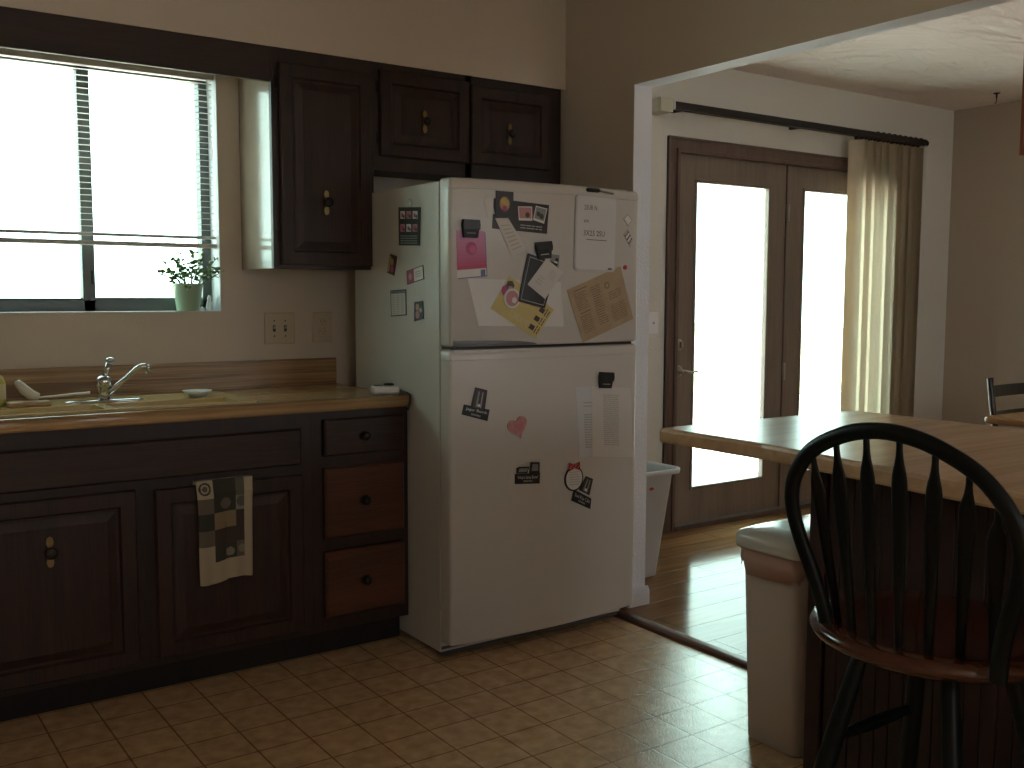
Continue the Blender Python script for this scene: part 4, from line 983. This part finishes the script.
# ------------------------------------------------------------------ waste bins
wbn = thing('waste_bin', 'open off-white wastebasket standing behind the wall end beside the refrigerator', 'bin', (.30,-.36,0))
def rrect(cx, cy, wx, wy, r, z, n=5):
    pts = []
    for sx, sy, a0 in [(1,1,0),(-1,1,90),(-1,-1,180),(1,-1,270)]:
        for k in range(n): a = math.radians(a0+90*k/(n-1)); pts.append((cx+sx*(wx/2-r)+r*math.cos(a), cy+sy*(wy/2-r)+r*math.sin(a), z))
    return pts
m = MB(); c = (.315, -.385)
BH = .50
R_ = [(c, .22,.19,.02,.001),(c,.225,.195,.02,.006),(c,.345,.290,.04,BH-.03),(c,.355,.300,.04,BH-.028),(c,.395,.345,.05,BH-.024),(c,.40,.35,.05,BH-.004),(c,.392,.342,.05,BH),(c,.36,.31,.045,BH-.012),(c,.34,.29,.04,BH-.03),(c,.215,.185,.02,.012)]
m.rings([rrect(a[0],a[1],wx,wy,r,z) for a,wx,wy,r,z in R_], None)
m.build('bucket', 'bin_white', wbn)
m = MB(); m.tube([(.345+.011*math.cos(2*PI*k/12), -.5245, BH-.085+.005*math.sin(2*PI*k/12)) for k in range(12)], .0025, 6, closed=True); m.box((.334,-.5275,BH-.089),(.356,-.5195,BH-.081)); m.build('emblem', 'red', wbn)

tc_ = thing('trash_can', 'tall beige kitchen trash can with a lid and pink liner under the peninsula', 'trash can', (-.33,-1.965,0))
cc = (-.332, -1.962); 
m = MB(); m.rings([rrect(cc[0],cc[1],wx,wy,r,z,6) for wx,wy,r,z in [(.385,.185,.03,.001),(.395,.195,.035,.006),(.412,.212,.038,.30),(.432,.226,.04,.555),(.43,.224,.04,.565)]], None)
m.build('bin_body', 'can_beige', tc_)
m = MB(); rs = []
for z, g in [(.575,.004),(.555,.006),(.543,.008),(.533,.009),(.522,.007)]:
    ring = rrect(cc[0],cc[1],.438+g,.232+g,.042,z,6)
    if z < .53: ring = [(x, y, z+.014*math.sin(i*2.1)-.016+.014*math.sin(i*.9)) for i, (x, y, z) in enumerate(ring)]
    elif z < .56: ring = [(x+.002*math.sin(i*3.3), y+.002*math.cos(i*2.7), z) for i, (x, y, z) in enumerate(ring)]
    rs.append(ring)
m.rings(rs, None, cap0=False, cap1=False); o = m.build('liner', 'bag_pink', tc_); sol = o.modifiers.new('t','SOLIDIFY'); sol.thickness = .0008
m = MB(); m.rings([rrect(cc[0],cc[1],wx,wy,r,z,8) for wx,wy,r,z in [(.470,.262,.05,.565),(.476,.268,.052,.572),(.474,.266,.052,.596),(.462,.254,.05,.606),(.40,.20,.045,.618),(.28,.11,.03,.626),(.10,.03,.01,.629)]], None)
m.build('lid', 'lid_beige', tc_)

# ------------------------------------------------------------------ peninsula
pc = thing('peninsula_cabinet', 'dark reddish beadboard peninsula base cabinet under the wide countertop', 'cabinet', (-.33,-3.4,0))
PX0, PX1, PY0, PY1 = -.645, -.06, -4.7, -2.175
one('carcass', lambda m: m.box((PX0+.012, PY0, .0), (PX1, PY1-.012, .872)), 'base_panel', pc)
def beads(m):
    y = PY1-.05
    while y > PY0:
        m.box((PX0+.003, y-.036, .06), (PX0+.0118, y, .862), None, .002, 1); y -= .0375
    x = PX0+.05
    while x < PX1-.05:
        m.box((x, PY1-.0118, .06), (x+.036, PY1-.003, .862), None, .002, 1); x += .0375
one('beadboard', beads, 'base_panel', pc)
one('corner_post', lambda m: m.box((PX0-.004, PY1-.045, 0), (PX0+.045, PY1+.002, .872), None, .004), 'base_panel', pc)
one('base_rail', lambda m: (m.box((PX0-.001, PY0, 0), (PX0+.0118, PY1-.0455, .058), None, .002), m.box((PX0+.0455, PY1-.0118, 0), (PX1, PY1-.001, .058), None, .002)), 'base_panel', pc)
def pen(m):
    P0 = [(-.812,-1.796),(-.806,-1.789),(-.79,-1.7875),(-.06,-1.815),(-.018,-1.825),(0.0,-1.855),(.002,-2.3),(.002,-4.8),(-.95,-4.8),(-.925,-3.3),(-.893,-2.85),(-.868,-2.62),(-.835,-2.38),(-.808,-2.15),(-.809,-1.95)]
    P0 = [(x, y) for x, y in P0]; cxx, cyy = -.42, -3.0
    def off(d):
        out = []
        n = len(P0)
        for i in range(n):
            a = Vector(P0[i-1]); b = Vector(P0[i]); c_ = Vector(P0[(i+1) % n])
            t1 = (b-a).normalized(); t2 = (c_-b).normalized(); nn = (Vector((t1.y,-t1.x))+Vector((t2.y,-t2.x))).normalized()
            out.append(b-nn*d*-1 if False else b+nn*d)
        return out
    # polygon is clockwise -> outward normal check
    def ring(d, z): return [(p.x, p.y, z) for p in off(d)]
    s = 1 if (off(.01)[7].x < .002) else -1
    m.rings([ring(s*.01,.873), ring(s*.003,.8745), ring(0,.880), ring(0,.904), ring(s*.003,.911), ring(s*.010,.914)], None, smooth=False)
o = one('countertop', pen, 'oak_pen', None, (-.4,-2.5,.873)); tag(o, 'wide wood-grain peninsula countertop behind the black stool', 'countertop')

# hanging cabinet over the peninsula
hc = thing('wall_cabinet', 'reddish brown cabinet hanging over the peninsula at the right frame edge', 'cabinet', (-.02,-3.2,1.63))
one('carcass', lambda m: m.box((-.170, -4.4, 1.629), (.14, -2.409, ZH-.001)), 'cab_red', hc)
for k in range(4):
    a = -2.425-.475*k
    d = one('door', lambda m: m.rings([[(-.1705-dd, a-i, 1.645+i), (-.1705-dd, a-.46+i, 1.645+i), (-.1705-dd, a-.46+i, 2.075-i), (-.1705-dd, a-i, 2.075-i)] for i, dd in [(0,0),(0,.014),(.004,.018),(.05,.018),(.056,.009),(.09,.016)]], None, smooth=False), 'cab_red', hc)

# ------------------------------------------------------------------ stool
st = thing('bar_stool', 'black arrow-back stool with a mahogany round seat at the peninsula', 'stool', (-.94,-2.71,0))
SC = (-.94, -2.71)
m = MB(); m.lathe([(.001,.595),(.16,.595),(.205,.603),(.226,.616),(.2315,.627),(.227,.638),(.205,.643),(.17,.639),(.10,.631),(.001,.628)], (SC[0],SC[1],0), n=56, cap=False, sx=1.0, sy=1.03)
m.build('seat', 'mahogany', st)
def bpx(z): return -1.105-.2*(z-.64)
yc = -2.755
half = [(.172,.632),(.176,.66),(.184,.70),(.197,.745),(.212,.79),(.224,.84),(.2265,.88),(.217,.92),(.196,.955),(.165,.987),(.122,1.012),(.065,1.033),(0,1.041)]
def cr(P_, n=5):
    out = []
    for i in range(len(P_)-1):
        p0 = P_[max(i-1,0)]; p1 = P_[i]; p2 = P_[i+1]; p3 = P_[min(i+2,len(P_)-1)]
        for k in range(n):
            t = k/n; out.append(tuple(.5*((2*p1[j])+(-p0[j]+p2[j])*t+(2*p0[j]-5*p1[j]+4*p2[j]-p3[j])*t*t+(-p0[j]+3*p1[j]-3*p2[j]+p3[j])*t**3) for j in range(len(p1))))
    out.append(P_[-1]); return out
hp = cr([( a, z) for a, z in half] + [(-a, z) for a, z in reversed(half[:-1])], 4)
arc = [(bpx(z)-.0, yc+a, z) for a, z in hp]
m = MB(); m.tube(arc, [(.0155,.0125)]*len(arc), 14, up=(1,0,.2)); m.build('bow', 'stool_black', st)
tops = [(.148,.982),(.093,1.010),(.028,1.025),(-.037,1.024),(-.103,1.008),(-.160,.976)]
for k, (a, zt_) in enumerate([( .165,.980),(.109,1.012),(.043,1.030),(-.024,1.034),(-.090,1.018),(-.148,.988),(-.193,.94)]):
    xb, yb_ = [(-1.072,-2.583),(-1.104,-2.640),(-1.116,-2.692),(-1.112,-2.745),(-1.090,-2.790),(-1.062,-2.833),(-1.02,-2.87)][k]
    P0_ = Vector((xb, yb_, .634)); P1_ = Vector((bpx(zt_), yc+a, zt_))
    prof = [(0,.0075,.0075),(.15,.0085,.007),(.45,.0112,.005),(.66,.0138,.0045),(.76,.0148,.0045),(.80,.0146,.0045),(.84,.0128,.0045),(.89,.0078,.005),(.93,.0056,.0052),(1,.0052,.0052)]
    m = MB(); rings = []
    t = (P1_-P0_).normalized(); a_ = Vector((0,1,0)); a_ = (a_-t*a_.dot(t)).normalized(); b_ = t.cross(a_)
    pr = []
    for i in range(33):
        s_ = i/32
        for q in range(len(prof)-1):
            if prof[q][0] <= s_ <= prof[q+1][0]:
                f_ = (s_-prof[q][0])/(prof[q+1][0]-prof[q][0]); pr.append((s_, prof[q][1]*(1-f_)+prof[q+1][1]*f_, prof[q][2]*(1-f_)+prof[q+1][2]*f_)); break
    for s_, ra, rb in pr:
        c_ = P0_.lerp(P1_, s_); rings.append([c_+a_*ra*1.1*math.cos(2*PI*k2/12)+b_*rb*math.sin(2*PI*k2/12) for k2 in range(12)])
    m.rings(rings, None); m.build('spindle', 'stool_black', st)
legs = {}
for sx in (-1, 1):
    for sy in (-1, 1):
        T_ = Vector((SC[0]+sx*.095, SC[1]+sy*.09, .600)); B_ = Vector((SC[0]+sx*.21, SC[1]+sy*.20, .0)); legs[(sx,sy)] = (T_, B_)
        m = MB(); pts = [T_.lerp(B_, k/12) for k in range(13)]; m.tube(pts, [.0155,.0165,.0175,.0185,.019,.0195,.0195,.019,.018,.0165,.015,.0135,.012], 14); m.build('leg', 'stool_black', st)
for (a, b, h) in [((-1,-1),(-1,1),.24),((1,-1),(1,1),.24),((-1,-1),(1,-1),.33),((-1,1),(1,1),.40),]:
    pa = legs[a][1].lerp(legs[a][0], h/.6); pb_ = legs[b][1].lerp(legs[b][0], h/.6)
    m = MB(); m.tube([pa.lerp(pb_, k/10) for k in range(11)], [.0085,.0095,.011,.0125,.0135,.014,.0135,.0125,.011,.0095,.0085], 12); m.build('stretcher', 'stool_black', st)

# ------------------------------------------------------------------ dining table and chair
dt = thing('dining_table', 'brown wooden dining table with a rounded corner in the far room', 'table', (2.2,-1.95,0))
m = MB(); m.rings([rrect(2.325,-1.975,1.81+d_,1.10+d_,.03,z,6) for d_, z in [(-.02,.730),(-.006,.732),(0,.738),(0,.752),(-.006,.758),(-.02,.760)]], None); m.build('tabletop', 'table_wood', dt)
one('apron', lambda m: (m.box((1.62,-2.38,.66),(3.04,-2.36,.7298)), m.box((1.62,-1.60,.66),(3.04,-1.58,.7298)), m.box((1.62,-2.36,.66),(1.64,-1.60,.7298)), m.box((3.02,-2.36,.66),(3.04,-1.60,.7298))), 'table_wood', dt)
for x in (1.66, 3.0):
    for y in (-2.34, -1.62): one('leg', lambda m: m.lathe([(.022,0),(.028,.06),(.024,.10),(.035,.30),(.028,.52),(.036,.56),(.034,.7298)], (x,y,0), n=16), 'table_wood', dt)
dc2 = thing('dining_chair', 'black ladder-back chair behind the dining table', 'chair', (2.12,-1.38,0))
cx0, cx1, cyb = 1.925, 2.33, -1.20
for x in (cx0, cx1):
    m = MB(); m.tube([(x,cyb+.0,0),(x,cyb-.02,.44),(x,cyb,.66),(x,cyb+.03,.855),(x,cyb+.033,.885)], [.014,.017,.016,.014,.016], 12); m.build('post', 'chair_black', dc2)
    m = MB(); m.tube([(x+(.01 if x < 2 else -.01),-1.60,0),(x+(.01 if x < 2 else -.01),-1.60,.43)], [.013,.018], 12); m.build('leg', 'chair_black', dc2)
for z, h in ((.818,.056),(.70,.045),(.585,.045)):
    one('slat', lambda m: m.rings([[(cx0+(cx1-cx0)*k/8, cyb+(.022 if z > .8 else .006)+.015*math.sin(PI*k/8)+dy, zz) for dy, zz in [(0,z-h/2),(.012,z-h/2),(.012,z+h/2),(0,z+h/2)]] for k in range(9)], None, smooth=False), 'chair_black', dc2)
one('seat', lambda m: m.box((cx0-.01,-1.62,.43),(cx1+.01,-1.20,.455), None, .008), 'chair_black', dc2)

# ------------------------------------------------------------------ outdoors
o = struct(bx('ground_patio', (-6, YO, -.16), (8, 6.0, -.10), 'patio_stone'))
struct(bx('ground_yard', (-30, -40, -.2), (34, BY-.1, -.12), 'concrete'))
o = struct(bx('ground_lawn', (-30, 6.0, -.2), (34, 45, -.12), 'lawn'))
def tree(x, y, h, r, seed, label):
    rr = random.Random(seed); t = thing('tree', label, 'tree', (x, y, -.12), 'trees in the yard outside')
    m = MB(); m.tube([(x,y,-.12),(x+.1,y,h*.3),(x,y+.1,h*.7)], [.16,.12,.06], 10); m.build('trunk', 'bark', t)
    m = MB()
    for k in range(900):
        a = rr.uniform(0,2*PI); b = rr.uniform(-1,1); q = r*rr.uniform(.55,1); s_ = math.sqrt(1-b*b)
        c_ = Vector((x+q*s_*math.cos(a), y+q*s_*math.sin(a), h*.65+q*b*.9)); u_ = Vector((rr.uniform(-1,1),rr.uniform(-1,1),rr.uniform(-1,1))).normalized(); v_ = u_.orthogonal().normalized()
        L_ = rr.uniform(.10,.2)*r*.6
        m.rings([[c_-u_*L_, c_+v_*L_*.5, c_+u_*L_, c_-v_*L_*.5], [c_-u_*L_*.9+u_.cross(v_)*.02, c_+v_*L_*.4+u_.cross(v_)*.02, c_+u_*L_*.9+u_.cross(v_)*.02, c_-v_*L_*.4+u_.cross(v_)*.02]], None, smooth=False)
    m.build('crown', 'tree_leaf', t)
tree(-1.7, 9.0, 1.35, .85, 1, 'low leafy tree in the yard seen through the kitchen window')
tree(-3.3, 10.0, 1.5, .9, 2, 'low leafy tree in the yard left of the window view')

# ------------------------------------------------------------------ light
SKYS = 10
w = D.worlds.new('World'); S.world = w; w.use_nodes = True; nt = w.node_tree; n = nt.nodes; l = nt.links
bg = n['Background']; bg.inputs['Strength'].default_value = SKYS
tc = n.new('ShaderNodeTexCoord'); sp = n.new('ShaderNodeSeparateXYZ'); l.new(tc.outputs['Generated'], sp.inputs[0])
mr = n.new('ShaderNodeMapRange'); mr.inputs['From Min'].default_value = -.4; mr.inputs['From Max'].default_value = .4; l.new(sp.outputs['Y'], mr.inputs['Value'])
rp = n.new('ShaderNodeValToRGB'); rp.color_ramp.elements[0].position = 0; rp.color_ramp.elements[0].color = (.46, .47, .49, 1); rp.color_ramp.elements[1].position = 1; rp.color_ramp.elements[1].color = (.57, .80, .74, 1)
l.new(mr.outputs[0], rp.inputs['Fac']); l.new(rp.outputs['Color'], bg.inputs['Color'])
sun = D.lights.new('sun', 'SUN'); sun.energy = 52; sun.angle = .01; sun.color = (1, .97, .94)
so_ = D.objects.new('sun', sun); C.objects.link(so_); so_.rotation_euler = (math.radians(38), 0, math.radians(15))
def portal(x0, x1, z0, z1, y, back=False):
    l = D.lights.new('portal', 'AREA'); l.shape = 'RECTANGLE'; l.size = x1-x0; l.size_y = z1-z0; l.cycles.is_portal = True
    o = D.objects.new('portal', l); C.objects.link(o); o.location = ((x0+x1)/2, y, (z0+z1)/2); o.rotation_euler = ((PI/2 if back else -PI/2), 0, 0)
portal(WX0, WX1, WZ0, WZ1, .2); portal(DX0, DX1, .03, DZ, .25); 
for q in FILL_WINDOWS: portal(*q, BY-.09, True)

# ------------------------------------------------------------------ camera
yaw, pitch, roll = map(math.radians, (35.023154617671885, 5.062135176766162, .17077983184545925))
fwd = Vector((math.sin(yaw)*math.cos(pitch), math.cos(yaw)*math.cos(pitch), -math.sin(pitch)))
rt = Vector((math.cos(yaw), -math.sin(yaw), 0)); up = rt.cross(fwd)
r2 = rt*math.cos(roll)+up*math.sin(roll); u2 = -rt*math.sin(roll)+up*math.cos(roll)
cd = D.cameras.new('camera'); cam_o = D.objects.new('camera', cd); C.objects.link(cam_o)
M4 = Matrix.Identity(4)
for i in range(3): M4[i][0] = r2[i]; M4[i][1] = u2[i]; M4[i][2] = -fwd[i]
M4.translation = (-2.711445, -3.803568, 1.275136); cam_o.matrix_world = M4
cd.sensor_width = 36; cd.lens = 1011.976/1024*36; cd.clip_start = .05; S.camera = cam_o
S.view_settings.view_transform = 'Standard'; S.view_settings.look = 'None'; S.view_settings.gamma = 1; S.view_settings.use_curve_mapping = False
S.view_settings.exposure = 0
